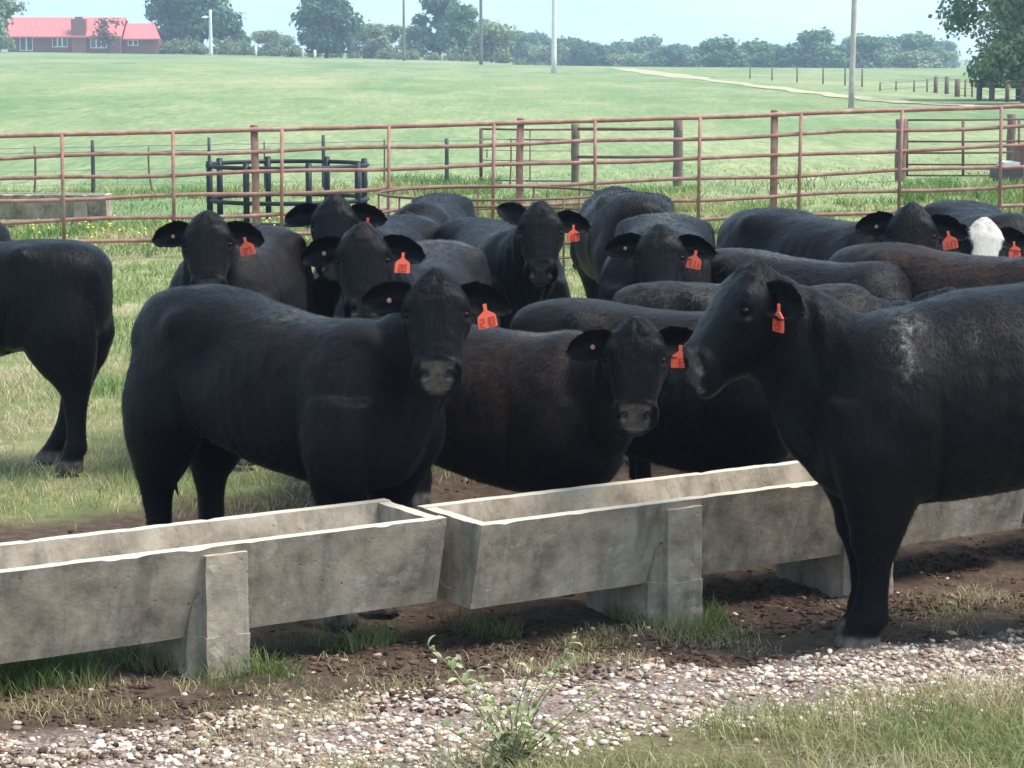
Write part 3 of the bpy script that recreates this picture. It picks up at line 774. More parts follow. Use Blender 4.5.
        for i in range(15):
            t = i / 14; pts.append((-.785 * s - .015 * math.sin(min(1, t * 2.2) * 1.57) * s + .10 * s * t * t, .03 * math.sin(t * 5 + I['seed']), (1.17 - .80 * t) * s)); rad.append((.032 - .019 * min(1, t * 1.5) + (.020 * math.sin((t - .66) / .34 * 2.7) if t > .66 else 0)) * s * (1 if t < .8 else max(.06, (1 - t) / .2)))
        tl.tube(pts, rad, 8); P = np.array(tl.v); f4 = [f for f in tl.f if len(f) == 4]
        Va.append(P); Qa.append(np.array(f4) + base); base += len(P)
        V = np.concatenate(Va); Q = np.concatenate(Qa)
        me = mesh_np('black_cow', V, Q, COAT, True)
        extra = len(V) - n
        for nm, arr in (('mask', m1), ('mask2', m2)):
            at = me.attributes.new(nm, 'FLOAT_COLOR', 'POINT'); pad = np.zeros((extra, 4), np.float32); pad[:, 3] = 1
            at.data.foreach_set('color', np.concatenate([arr, pad]).ravel())
        c = link('black_cow', me, None, I['loc']); c.rotation_euler = (0, 0, I['h'])
        fur(c, V, Q, normals(me), m1, m2, n, Vb, len(Q) - len(f4), I)
        tag(c, I['label'], 'cow', I['group'])
        for side in (1, -1):
            e = link('eye', EYEM, c, I['hp'](.148, side * .1150, -.041))
            e.scale = (hs, hs, hs * .8)
        for sd_, kind in I['tags']:
            side = 1 if sd_ == 'L' else -1
            a, ov, td = att[0 if side == 1 else 1]
            p = I['hp'](*a); ow = I['HM'] @ ov
            if kind == 't':
                tg = link('ear_tag', TAGMESH, c); d = Vector((ow.x, ow.y, 0)).normalized()      # hangs plumb, faces out of the ear
                rz = math.atan2(d.y, d.x) + math.pi / 2
                tg.location = p + ow * .016 + Vector((0, 0, -.004)); tg.rotation_euler = (R(random.uniform(0, 9)), R(random.uniform(-15, 15)), rz + random.uniform(-.3, .3)); tg.scale = (hs,) * 3
                link('tag_number', digit_mesh(I['digits']), tg)
            else:
                bt_ = link('tag_button', BUTY if kind == 'y' else BUTM, c); bt_.location = p + ow * -.022
                bt_.rotation_euler = (0, 0, math.atan2(ow.y, ow.x) + math.pi / 2)
        bpy.data.objects.remove(I['o'], do_unlink=True); bpy.data.meshes.remove(me0)
def cam_yaw(p): return math.degrees(math.atan2(-p.y, -p.x))
BR = {'brown': [(0, 0, 1.1, .8, .5, .35, .8)]}
# front row
p = at_y(436, 276, 9.46)
make_cow('black cow in front, standing side-on behind the left trough with head turned to the camera', -.96, 10.03, -42, .99, p, cam_yaw(p) + 2, 63, 0, 1.0, .0095, (('L', 't'), ('R', 'b')), {'rust': [(.3, -.2, 1.0, .5, .4, .3, .12)], 'dust': [(.1, 0, 1.22, .22, .12, .05, .45)]}, seed=1, digits='210', legs={0: (-.08, 0), 1: (-.06, 0)}, neckdrop=.03, arch=([-.85, -.45, 0, .5], [.065, .07, .035, .0]), fat=.91, belly=.03, leg_f=1.12)
p = at_y(636, 324, 9.80)
make_cow('rusty-flanked black cow with lowered head over the middle of the trough', -.10, 10.62, -35, .90, p, cam_yaw(p), 66, 0, .96, .0095, (('L', 't'), ('R', 'b')), {'rust': [(.1, -.3, .98, .55, .3, .28, .36), (.3, 0, 1.15, .6, .3, .1, .35)], 'brown': [(0, -.2, .85, .9, .5, .4, .9)], 'dust': [(.35, 0, 1.23, .2, .1, .04, .6)]}, seed=2, digits='12', neckdrop=.05, fat=1.1, belly=-.08)
p = at_y(750, 268, 9.40)
make_cow('biggest black cow, in front of the right trough, with dusty shoulder and head in profile', 1.93, 9.36, 190, 1.06, p, 200, 47, 0, 1.12, .0095, (('L', 't'), ('R', 'y')), {'dust': [(.47, .25, 1.12, .035, .2, .11, .8), (.42, .15, 1.22, .05, .16, .05, .8), (.22, .22, 1.18, .04, .15, .05, .35)], 'brown': [(.2, .3, .9, .6, .4, .5, .35)]}, seed=3, digits='20', arch=([-.9, -.2, .15, .45, .7], [.04, .11, .10, .0, -.04]), fat=1.12, neckdrop=.03, nk_f=1.22, nk_e=1.35, belly=.02, leg_f=1.3, jaw=1.2, legs={0: (.05, -.02), 1: (-.05, 0), 2: (0, 0)})
# left edge
make_cow('black cow walking out of the picture at the left edge, only its hindquarters showing', -3.03, 13.15, 172, 1.0, None, None, 50, vox=.013, seed=4, legs={3: (.20, .0), 2: (-.03, 0)}, leg_f=1.15)
make_cow('black cow at the far left edge, only a sliver of its rump above the hindquarters', -4.07, 15.6, 184, .95, None, None, 60, vox=.02, seed=5)
# second row
p = at_y(207, 216, 12.75)
make_cow('black cow facing the camera above the rump of the front cow, its back brownish', -1.53, 13.58, -97, .98, p, cam_yaw(p), 64, 2, 1.0, .012, (('L', 't'), ('R', 'b')), BR, seed=6, digits='27')
p = at_y(334, 199, 13.9)
make_cow('black cow at the back left, its muzzle beside another cow\'s ear', -.80, 14.85, -103, .96, p, cam_yaw(p) - 6, 62, 0, 1.0, .013, (('L', 't'),), seed=7, digits='19')
p = at_y(362, 229, 11.45)
make_cow('black cow peering from behind the ear of the front cow, purple-grey back', -.50, 12.55, -101, 1.0, p, cam_yaw(p) + 2, 63, 3, 1.0, .012, (('L', 't'), ('R', 'b')), {'brown': [(-.3, 0, 1.1, .6, .5, .3, .7)], 'dust': [(-.5, 0, 1.25, .35, .25, .06, .35)]}, seed=8, digits='20')
p = at_y(541, 206, 13.65)
make_cow('black cow with raised right ear staring from the middle of the herd', -.10, 14.75, -74, .95, p, cam_yaw(p) + 2, 63, -2, .98, .012, (('L', 't'), ), seed=9, earup=(0, .75), digits='131')
p = at_y(660, 229, 12.75)
make_cow('black cow with dusty spine and three-stroke tag, muzzle hidden behind other backs', .86, 13.72, -96, 1.03, p, cam_yaw(p), 60, 0, 1.0, .012, (('L', 't'), ('R', 'b')), {'dust': [(-.1, 0, 1.26, .8, .10, .05, .5), (.3, .2, 1.1, .3, .3, .2, .15)], 'brown': [(0, 0, 1.1, .8, .5, .3, .5)]}, seed=10, digits='111')
# backs without heads in view
make_cow('black cow between the rusty-flanked cow and the middle row, only its back showing', .72, 11.42, -22, .90, Vector((1.75, 11.0, 1.05)), -25, 60, vox=.013, mods={'brown': [(0, 0, 1.1, .9, .5, .3, .7)], 'dust': [(.6, 0, 1.15, .3, .3, .2, .2)]}, seed=11, belly=-.16, fat=1.1)
make_cow('cow with a grey dusty back, just showing left of the big cow\'s far ear', 1.25, 12.10, 4, .90, Vector((2.25, 12.15, 1.05)), 10, 60, vox=.015, mods={'dust': [(-.1, 0, 1.22, .9, .4, .08, .22)], 'brown': [(0, 0, 1.1, .8, .5, .3, .6)]}, seed=12)
make_cow('black cow whose rounded back shows just above the big cow\'s head', 1.60, 13.05, -40, .92, Vector((2.2, 12.4, 1.0)), -40, 60, vox=.015, mods={'brown': [(0, 0, 1.1, .8, .5, .3, .5)], 'dust': [(-.1, 0, 1.25, .5, .1, .04, .5)]}, seed=13)
make_cow('dark brown backed cow just above the big cow\'s shoulder on the right', 2.42, 12.80, -42, .98, Vector((3.1, 12.1, .95)), -42, 60, vox=.013, mods={'brown': [(0, 0, 1.1, .9, .6, .45, 1.0)], 'rust': [(.1, 0, 1.15, .6, .4, .2, .35)], 'dust': [(-.1, .1, 1.26, .6, .1, .04, .4)]}, seed=14)
make_cow('far cow turned away, only its brown rump showing near the fence', .82, 17.4, 96, 1.0, Vector((.75, 18.5, .75)), 96, 60, vox=.018, mods=BR, seed=15)
# right back
p = at_y(912, 208, 13.45)
make_cow('black cow on the right looking over the brown back, half its face hidden', 1.86, 14.35, -59, 1.02, p, cam_yaw(p) + 2, 60, 0, 1.05, .012, (('L', 't'), ('R', 'b')), seed=16, digits='117')
p = at_y(985, 221, 14.25)
make_cow('black cow with a white blaze on its face at the right edge', 3.0, 15.3, -82, 1.0, p, cam_yaw(p) + 5, 60, -9, 1.0, .013, (('L', 't'),), {'white': [(.09, .01, .0, .11, .098, .10, 1.0), (.22, 0, -.01, .16, .074, .06, 1.0), (.38, 0, -.05, .14, .060, .10, 1.0)]}, seed=17, digits='14')
p = at_y(401, 214, 17.6)
make_cow('farthest cow, only its ears and the top of its head showing before the fence', -.62, 18.6, -100, .90, p, -140, 60, 0, .95, .02, (), seed=18)
finish_cows()

ORD = 'first second third fourth fifth sixth seventh eighth ninth tenth eleventh twelfth thirteenth fourteenth fifteenth sixteenth seventeenth eighteenth nineteenth twentieth'.split()
ORD += ['twenty-' + o for o in ORD[:9]] + ['thirtieth'] + ['thirty-' + o for o in ORD[:9]] + ['fortieth'] + ['forty-' + o for o in ORD[:9]]
# ------------------------------------------------------------------ rusty pipe fence behind the herd
def fy(x): return 28.07 + .19 * x
TOPX = [0, 62, 254, 520, 700, 775, 840, 1001, 1024]; TOPY = [136, 134.4, 130, 123, 117.5, 115, 112, 107, 106]
def f_at(px, py):           # point on the fence's plane
    d = ray(px, py); Y = 28.07 / (1 - .19 * d[0] / d[1]); return at_y(px, py, Y)
xs = np.linspace(-120, 1144, 60); FT = []
for px in xs: FT.append(f_at(px, float(np.interp(px, TOPX, TOPY)) + (-(px - 1024) * .037 if px > 1024 else (-px * .026 if px < 0 else 0))))
def ftop(px): return f_at(px, float(np.interp(px, TOPX, TOPY)) + (-(px - 1024) * .037 if px > 1024 else (-px * .026 if px < 0 else 0)))
fence = empty('pipe_fence', (0, 28.07, 0)); tag(fence, 'long rusty red steel pipe fence of six rails behind the cattle', 'fence')
off = Vector((0, 28.07, 0))
for k in range(6):
    b = MB(); pts = []
    for i, p in enumerate(FT): pts.append(p - off + Vector((0, 0, -.242 * k + .012 * math.sin(i * .55 + k * 2.1) * (k > 0) + random.uniform(-.003, .003))))
    b.tube(pts, .0265 if k == 0 else .023, 8); b.build('rail', RUST, fence, True)
for px in (-13, 254, 520, 775, 1030):
    p = ftop(px); b = MB(); zg = g1(p.x, p.y); lean = random.uniform(-.025, .01)
    b.tube([(0, .05, zg - .4 - p.z), (lean * .5, .05, -.5), (lean * -.5, .05, .045)], .045, 10); b.tube([(lean * -.5, .05, .045), (lean * -.5, .05, .06)], [.048, .03], 10)
    b.build('post', RUST, fence, True, p - off)
for px in (-45, 62, 173, 282, 389, 494, 595, 700, 801, 902, 1001, 1105):
    p = ftop(px); b = MB(); b.tube([(random.uniform(-.02, .02), -.02, -1.22), (0, -.02, .0)], .021, 8); b.build('upright', RUST, fence, True, p - off)

# ------------------------------------------------------------------ wire fence, wooden posts and gates behind it
wf = empty('wire_fence', (0, 39.5, 0)); tag(wf, 'sagging wire fence on steel posts and crooked sticks across the near field', 'fence')
def wire_at(px, z):
    x = x_at(px, 39.7); return Vector((x, 0.2, g1(x, 39.7) + z))
for px, h, r, mat, bend in ((32, .86, .022, WOOD, .07), (93, .94, .036, STEELPOST, .015), (158, .82, .018, WOOD, -.14), (210, .95, .030, STEELPOST, .0), (265, .86, .014, STEELPOST, .0), (324, .95, .034, STEELPOST, .0), (383, .86, .016, WOOD, .03), (447, .86, .036, STEELPOST, .0), (508, .84, .015, WOOD, .05), (-30, .9, .03, STEELPOST, 0)):
    p = wire_at(px, 0); b = MB(); pts = []
    for i in range(6):
        t = i / 5; pts.append((bend * (t + .5 * math.sin(t * 3.0)) * .9, 0, -.25 + (h + .25) * t))
    b.tube(pts, [r * (1.1 - .25 * i / 5) for i in range(6)], 7); b.build('post', mat, wf, True, p)
for z in (.83, .74, .45, .2):
    b = MB(); b.tube([wire_at(px, z + random.uniform(-.012, .012)) for px in range(-60, 580, 24)], .0045 if z < .7 else .007, 4); b.build('wire', WIRE, wf)
def wood_post(px, ytop, ybase, r, Y, label, mat=WOOD):
    p = at_y(px, ybase, Y); zt = at_y(px, ytop, Y).z; x = p.x; zg = g1(x, Y); b = MB()
    h = zt - zg; n = 7; pts = [(random.uniform(-.01, .01), random.uniform(-.01, .01), -.3 + (h + .3) * i / (n - 1)) for i in range(n)]
    b.tube(pts, [r * random.uniform(.92, 1.06) for _ in range(n)], 12)
    o = b.build('wooden_post', mat, None, True, Vector((x, Y, zg))); tag(o, label, 'post', 'wooden gate posts beyond the fence'); return o
wood_post(575, 124, 181, .070, 40.5, 'brown wooden gate post beyond the pipe fence, left end of the two-rail gap')
wood_post(678, 118, 190, .078, 39.5, 'tall brown wooden gate post beyond the pipe fence, right end of the two-rail gap')
wood_post(900, 119, 185, .088, 39.5, 'thick brown wooden post left of the wire panel on the right')
wood_post(1010, 114, 170, .075, 41, 'wooden post behind the dark box at the right edge')
def panel(name, label, px0, px1, Y, ys, uprights, r, mat, cat='gate'):
    """tubular panel; ys: (y at px0, y at px1) of each rail"""
    o0 = at_y(px0, 180, Y); g = empty(name, (o0.x, Y, 0)); tag(g, label, cat); of = Vector((o0.x, Y, 0))
    for (a, c, rr) in ys:
        b = MB(); b.tube([at_y(px0, a, Y) - of, at_y((px0 + px1) / 2, (a + c) / 2 + .4, Y) - of, at_y(px1, c, Y) - of], rr, 7); b.build('rail', mat, g, True)
    for (px, ya, yb, rr) in uprights:
        b = MB(); b.tube([at_y(px, yb, Y) - of, at_y(px, ya, Y) - of], rr, 7); b.build('upright', mat, g, True)
    return g
panel('two_rail_barrier', 'two dark rusty rails spanning between the two wooden gate posts', 577, 676, 39.9, ((129, 128.5, .028), (157, 156.5, .026)), (), .02, RUSTD, 'barrier')
panel('mesh_gate', 'light steel frame gate with a small square corner left of the wooden gate post', 480.5, 573, 40.8, ((129, 129.5, .018), (139, 140, .010), (180, 181, .014), (160, 161, .008), (150, 151, .006)), ((481, 128, 180.5, .03), (487, 149, 158, .01), (530, 130, 181, .011)), .02, RUSTD)
panel('cattle_panel', 'thin rusty cattle panel with five rails at the right beyond the pipe fence', 904, 1040, 40.0, ((120, 119, .017), (141.5, 141, .017), (153, 152, .017), (164.5, 164, .016), (175.5, 175, .016)), ((907, 119, 176, .022), (963, 119, 176, .024), (1019, 119, 176, .022)), .02, RUSTD)
# equipment at the right edge
o0 = at_y(1008, 178, 36.5); eq = empty('dark_box_feeder', (o0.x, 36.5, g1(o0.x, 36.5))); tag(eq, 'low dark box feeder with a white lid at the right edge beyond the fence', 'feeder')
MB().box((-.22, -.3, .16), (.35, .3, .34)).build('tray', STEELPOST, eq); MB().box((-.12, -.28, .343), (.12, .28, .42)).build('lid', POLEW, eq)
b = MB()
for q in ((-.0, .05), (.3, .05)): pass
b.box((.12, -.25, .345), (.18, .25, .62)); b.box((.34, -.25, .345), (.40, .25, .62)); b.box((.12, -.25, .625), (.40, .25, .68)); b.build('hopper', RUSTD, eq)
for lx in (-.18, .30):
    for ly in (-.26, .22): MB().box((lx, ly, -.1), (lx + .05, ly + .05, .158)).build('leg', STEELPOST, eq)

# ------------------------------------------------------------------ hay ring feeders
def ring_pts(r, z, n=40, a=0): return [(r * math.cos(a + 2 * math.pi * i / n), r * math.sin(a + 2 * math.pi * i / n), z) for i in range(n)]
def hay_ring(name, label, px, Y, r, zs, nleg, rr, rl, mat, a0, htop, zoff=0):
    x = x_at(px, Y); h = empty(name, (x, Y, g1(x, Y) + zoff)); tag(h, label, 'hay feeder')
    for z in zs: MB().tube(ring_pts(r, z), rr, 8, True).build('ring', mat, h, True)
    for i in range(nleg):
        a = a0 + 2 * math.pi * i / nleg
        b = MB(); b.tube([(r * math.cos(a), r * math.sin(a), 0), (r * math.cos(a), r * math.sin(a), htop)], rl, 9); b.tube([(r * math.cos(a), r * math.sin(a), htop), (r * math.cos(a), r * math.sin(a), htop + .012)], [rl, rl * .6], 9)
        b.build('leg', mat, h, True)
    return h
hay_ring('poly_hay_ring', 'round black plastic hay ring feeder behind the pipe fence on the left', 288, 32.6, 1.08, (.80, .34, .06), 8, .029, .043, BLACKPOLY, R(20), .86)
hay_ring('steel_hay_ring', 'thin rusty steel hay ring just in front of the fence, half hidden by cattle', 492, 25.2, 1.19, (.80, .58, .2), 12, .014, .012, RUSTD, R(8), .80)

# ------------------------------------------------------------------ utility poles and white markers
def pole(px, ybase, Y, r, h, mat, label, arm=False, lean=0):
    p = at_y(px, ybase, Y); zg = g1(p.x, Y); b = MB(); n = 8
    b.tube([(lean * h * i / (n - 1), 0, -.5 + (h + .5) * i / (n - 1)) for i in range(n)], [r * (1 - .35 * i / (n - 1)) for i in range(n)], 12)
    o = b.build('utility_pole', mat, None, True, Vector((p.x, Y, zg))); tag(o, label, 'pole', 'poles in the field')
    return o
pole(851, 107, 97, .125, 11, POLE, 'tall pale wooden utility pole nearest the fence on the right', lean=.012)
pole(554, 73, 230, .26, 14, POLEW, 'white utility pole standing alone in the middle of the field')
pole(481, 62, 330, .26, 14, POLED, 'grey utility pole in front of the small tree in the tree line')
pole(404, 60, 370, .24, 10.0, POLED, 'thin grey utility pole between the pale trees of the tree line')
lp = pole(211, 57, 375, .32, 7.0, POLEW, 'short white yard light pole in front of the big tree by the house')
MB().tube([(0, 0, 5.9), (-.9, 0, 6.0)], .12, 6).tube([(-.9, 0, 6.02), (-.9, 0, 5.75)], [.4, .5], 8).build('lamp', POLEW, lp)
for px, yt, yb, Y, lab in ((256, 46, 57, 372, 'thin white marker post left of the round tree'), (315, 50, 60, 360, 'thin white marker post in front of the round tree')):
    p = at_y(px, yb, Y); zg = g1(p.x, Y); b = MB(); b.tube([(0, 0, -.2), (0, 0, at_y(px, yt, Y).z - zg)], .19, 8)
    tag(b.build('marker_post', POLEW, None, True, Vector((p.x, Y, zg))), lab, 'post', 'white marker posts')
# field fence at the right
rf = empty('field_fence', (21, 115, 0)); tag(rf, 'post and wire field fence below the trees on the right', 'fence'); of = Vector((21, 115, 0))
tops = []
for px, yt, yb, r in ((880, 82, 91, .05), (896, 81, 91, .05), (914, 80, 92, .05), (927, 79, 92, .05), (935.5, 76.5, 93, .12), (946.5, 76.5, 94, .12), (957, 79, 97, .14), (965, 80, 97, .05), (972, 80, 97, .05), (979, 80, 100, .14), (991.5, 83, 101, .14), (1007, 80, 102, .10), (1023, 78, 103, .12)):
    p = on_ground(px, yb); zt = at_y(px, yt, p.y).z; b = MB(); b.tube([(0, 0, -.3), (0, 0, zt - p.z)], r, 7); b.build('post', WOOD, rf, True, p - of); tops.append(Vector((p.x, p.y, zt - .08)) - of)
for q in (0, .35, .7): MB().tube([t - Vector((0, 0, q)) for t in tops], .012, 4).build('wire', WIRE, rf)
# sparse posts across the far right field
for i, px in enumerate((750, 772, 797, 823, 845, 862)):
    p = on_ground(px, 79 + i * 1.6); b = MB(); b.tube([(0, 0, -.3), (0, 0, 1.15)], .06, 6)
    tag(b.build('field_post', WOOD, None, True, p), 'thin grey post across the far right field, %s of its line from the left' % ORD[i], 'post', 'thin posts across the far right field')

# ------------------------------------------------------------------ farmhouse
HY = 390.; hx = lambda px: x_at(px, HY); hz = lambda py: at_y(200, py, HY).z
BRICK = M('red_brick'); bt_n = BRICK.n.new('ShaderNodeTexBrick'); bt_n.inputs['Scale'].default_value = 3.2
bt_n.inputs['Color1'].default_value = (.20, .075, .06, 1); bt_n.inputs['Color2'].default_value = (.27, .10, .08, 1); bt_n.inputs['Mortar'].default_value = (.30, .24, .21, 1)
BRICK.l.new(BRICK.coord(rot=(R(90), 0, 0)), bt_n.inputs['Vector']); BRICK.l.new(bt_n.outputs['Color'], BRICK.b.inputs['Base Color']); BRICK.set(Roughness=.9); BRICK = BRICK.m
ROOF = simple('red_metal_roof', (.56, .15, .145), .5, .12, .8)
TRIM = simple('white_trim', (.78, .77, .75), .6, .05)
GLASS = simple('window_glass', (.10, .13, .16), .08, .2, 2)
SHED = simple('blue_grey_siding', (.16, .30, .42), .7, .15, 2)
hb_ = empty('farmhouse', (hx(85), HY, g1(hx(85), HY) - .1)); tag(hb_, 'long low red-roofed brick farmhouse on the horizon at the left', 'house')
ho = Vector(hb_.location)
def L(px, py): return hx(px) - ho.x, hz(py) - ho.z
zb = -.6; x0, ze = L(9, 36.5); x1, _ = L(124, 36); _, zr = L(0, 17); xw, zw = L(161, 38.5); _, zwr = L(0, 23)
MB().box((x0 + .5, 0, zb), (x1, 9, ze)).build('wall', BRICK, hb_)
MB().box((x1 + .01, 1.0, zb), (xw, 8, zw)).build('wall', BRICK, hb_)
def gable(xa, xb, ya, yb, z0, z1, t=.22):
    ym = (ya + yb) / 2; b = MB(); V = []
    for x in (xa, xb): V += [(x, ya, z0), (x, ym, z1), (x, yb, z0), (x, yb, z0 - t), (x, ym, z1 - t), (x, ya, z0 - t)]
    F = [(0, 1, 4, 5), (1, 2, 3, 4), (11, 10, 7, 6), (10, 9, 8, 7)] + [(i, (i + 1) % 6, (i + 1) % 6 + 6, i + 6) for i in range(6)]
    return b.add(V, F)
rfm = gable(x0, x1 + .3, -.8, 9.8, ze, zr).build('roof', ROOF, hb_)
for i in range(1, 24):     # standing seams
    x = x0 + (x1 - x0) * i / 24; V = []
    for xx in (x - .05, x + .05): V += [(xx, -.8, ze + .01), (xx, 4.5, zr + .01), (xx, 4.5, zr + .09), (xx, -.8, ze + .09)]
    MB().add(V, [(0, 1, 2, 3), (7, 6, 5, 4), (3, 2, 6, 7), (0, 3, 7, 4), (1, 5, 6, 2)]).build('seam', ROOF, rfm)
V = gable(x1 + .32, xw + .4, .3, 8.8, zw, zwr)
for i in range(6, 12): V.v[i] = (V.v[i][0] - (1.6 if i in (7, 10) else 0), V.v[i][1], V.v[i][2])
V.build('roof', ROOF, hb_)
ca, ct = L(76, 19); cb, _ = L(90.5, 19)
MB().box((ca, -.6, zb), (cb, .9, ct)).box((ca + .6, -.3, ct), (cb - .6, .6, ct + .35)).build('chimney', BRICK, hb_)
def window(pa, pb, ya, yb, panes, y=-.0, nm='window'):
    xa, za = L(pa, ya); xb, zb2 = L(pb, yb); w = empty(nm, (xa, y, zb2)); w.parent = hb_; W = xb - xa; Hh = za - zb2
    MB().box((-.12, -.10, -.12), (W + .12, -.02, 0)).box((-.12, -.10, Hh), (W + .12, -.02, Hh + .14)).box((-.12, -.10, 0), (0, -.02, Hh)).box((W, -.10, 0), (W + .12, -.02, Hh)).build('frame', TRIM, w)
    for i in range(panes):
        a = W * i / panes; MB().box((a + (.12 if i else 0), -.07, 0), (a + W / panes - .12, -.025, Hh)).build('pane', GLASS if panes > 1 or nm == 'window' else TRIM, w)
        if i: MB().box((a - .115, -.09, 0), (a + .115, -.02, Hh)).build('mullion', TRIM, w)
    return w
window(25, 36.5, 36.9, 50, 2, nm='patio_door'); window(57, 71, 37.2, 46.5, 3); window(95, 110, 38, 47.5, 3); window(131, 140, 40.5, 45, 2, 1.0)
sx, _ = L(-14, 30); sx2, _ = L(11, 30)
sh = empty('blue_shed', (hx(-2), HY + 22, g1(hx(-2), HY + 22))); tag(sh, 'blue-grey shed behind the left end of the farmhouse', 'shed')
MB().box((-5, 0, -.6), (2.8, 7, 3.3)).build('wall', SHED, sh)
gb = MB(); V = [(-5.3, -.4, 3.3), (-1.1, -.4, 4.6), (3.1, -.4, 3.3), (3.1, -.4, 3.15), (-1.1, -.4, 4.45), (-5.3, -.4, 3.15)]; V = V + [(x, 7.4, z) for x, y, z in V]
gb.add(V, [(0, 1, 4, 5), (1, 2, 3, 4), (11, 10, 7, 6), (10, 9, 8, 7)] + [(i, (i + 1) % 6, (i + 1) % 6 + 6, i + 6) for i in range(6)]); gb.build('roof', SHED, sh)
MB().box((-3.4, -.06, -.3), (-1.2, -.01, 2.4)).build('door', TRIM, sh)

# ------------------------------------------------------------------ trees
def leaf_cloud(centers, radii, n, size, rs, flat=.8):
    """leaf clumps: small quads through the volume of several blobs, more of them towards the outside"""
    k = rs.integers(0, len(centers), n); d = rs.normal(size=(n, 3)); d /= np.linalg.norm(d, axis=1)[:, None]
    rad = rs.random(n) ** .38 * (.72 + .5 * rs.random(n))
    c = centers[k] + d * rad[:, None] * radii[k]
    nrm = d + rs.normal(size=(n, 3)) * .55; nrm[:, 2] += .35; nrm /= np.linalg.norm(nrm, axis=1)[:, None]
    a = np.cross(nrm, rs.normal(size=(n, 3))); a /= np.linalg.norm(a, axis=1)[:, None]; b = np.cross(nrm, a)
    sz = size * (.5 + rs.random(n))[:, None]
    V = np.stack([c - a * sz, c - b * sz * .62, c + a * sz, c + b * sz * .62], 1).reshape(-1, 3)
    F = np.arange(n * 4).reshape(n, 4); tint = np.clip(.5 + .22 * rs.normal(size=n) + .18 * np.repeat(rs.normal(size=len(centers)), 1)[k], 0, 1)
    return V, F, np.repeat(tint, 4)
def tree_meshes(seed, H, Rr, trunk, mat, n, size, blobs=16, low=.25, shape='round'):
    rs = np.random.default_rng(seed); cs = []; rd = []
    for i in range(blobs):
        a = rs.random() * 6.283; q = rs.random() ** .6; z = low + (1 - low) * rs.random()
        prof = math.sin(math.pi * min(1, max(.0, (z - low) / (1.0 - low)) * .86 + .10)) ** .7
        if shape == 'cone': prof = (1.08 - (z - low) / (1 - low)) ** .8
        r = Rr * q * prof * .78; cs.append((r * math.cos(a), r * math.sin(a), H * z * .92)); br = Rr * rs.uniform(.24, .42); rd.append((br, br, br * rs.uniform(.65, .95)))
    cs = np.array(cs); rd = np.array(rd)
    V, F, t = leaf_cloud(cs, rd, n, size, rs)
    V[:, 2] = np.maximum(V[:, 2], H * low * .55)
    cm = mesh_np('crown', V, F, mat); at = cm.attributes.new('tint', 'FLOAT', 'POINT'); at.data.foreach_set('value', t.astype(np.float32))
    b = MB(); b.tube([(rs.normal() * .04 * i, rs.normal() * .04 * i, -.3 + H * .62 * i / 5) for i in range(6)], [trunk * (1.25 if i == 0 else 1 - .14 * i) for i in range(6)], 8)
    for i in range(7):
        c = cs[rs.integers(0, blobs)]; z0 = H * rs.uniform(.2, .5); b.tube([(0, 0, z0), (c[0] * .5, c[1] * .5, (z0 + c[2]) / 2 + .1 * H * .3), tuple(c)], [trunk * .42, trunk * .28, trunk * .1], 6)
    return cm, b.mesh('trunk', BARK)
def plant_tree(meshes, label, x, y, sc=(1, 1, 1), rz=0, group='trees along the skyline', name='tree', cat='tree', dz=0):
    t = empty(name, (x, y, g1(x, y) + dz), rz); t.scale = sc; tag(t, label, cat, group)
    link('trunk', meshes[1], t); link('crown', meshes[0], t); return t
TBIG = tree_meshes(1, 14, 8.2, .42, LEAFD, 9000, .50, 34, .13)
TRND = tree_meshes(2, 9.6, 6.0, .34, LEAFD, 7000, .40, 28, .14)
TPAL = tree_meshes(3, 7, 4.6, .20, LEAFL, 3000, .32, 18, .10)
TMID = tree_meshes(4, 8, 5.0, .24, LEAFM, 4000, .36, 20, .10)
TTAL = tree_meshes(25, 12, 4.6, .25, LEAFD, 5600, .38, 30, .15)
TRUS = tree_meshes(6, 5.8, 3.6, .16, LEAFR, 620, .25, 16, .32)
TBUS = tree_meshes(8, 2.4, 3.2, .08, LEAFL, 1300, .22, 14, .06)
def tr(mesh, px, Y, label, sc=1., rz=0, wide=1., **k):
    return plant_tree(mesh, label, x_at(px, Y), Y, (sc * wide, sc * wide, sc), rz, **k)
tr(TBIG, 204, 402, 'huge dark green tree beside the right end of the farmhouse', 1.12, .4)
tr(TRND, 328, 388, 'round dark green tree standing alone, right of the huge tree', 1.06, 1.0)
tr(TTAL, 440, 420, 'tall narrow dark tree rising behind the pale trees', 1.08, .2)
tr(TMID, 462, 412, 'broad mid-green tree behind the grey utility pole', 1.15, 2.)
tr(TPAL, 492, 385, 'small loose pale tree at the right end of the near tree line', 1.02, .7)
tr(TPAL, 386, 410, 'pale feathery tree right of the round dark tree', .95, 2.2)
tr(TPAL, 366, 425, 'pale tree half hidden by the round dark tree', .95, 4.0)
tr(TMID, 415, 418, 'mid-green bushy tree between the two thin grey poles', .7, 3.1)
tr(TPAL, 268, 430, 'pale low tree in the gap between huge tree and round tree', .72, 5.)
tr(TPAL, 286, 450, 'pale tree just left of the round dark tree', .62, .3)
tr(TMID, 243, 455, 'grey-green low tree just right of the huge tree', .55, 1.3)
tr(TPAL, -6, 372, 'loose pale tree at the left edge before the shed', 1.35, 2.7)
tr(TRUS, 112, 381, 'small russet tree in front of the farmhouse', 1.0, .5, name='small_tree')
for i, (px, Y, sc) in enumerate(((175, 392, .9), (187, 394, 1.1), (199, 391, .9), (222, 390, 1.), (233, 393, 1.1), (246, 395, .9))):
    tr(TBUS, px, Y, 'low pale bush under the huge tree, %s of its row from the left' % ORD[i], sc, i * 1.1, group='bushes under the huge tree', name='bush', cat='bush')
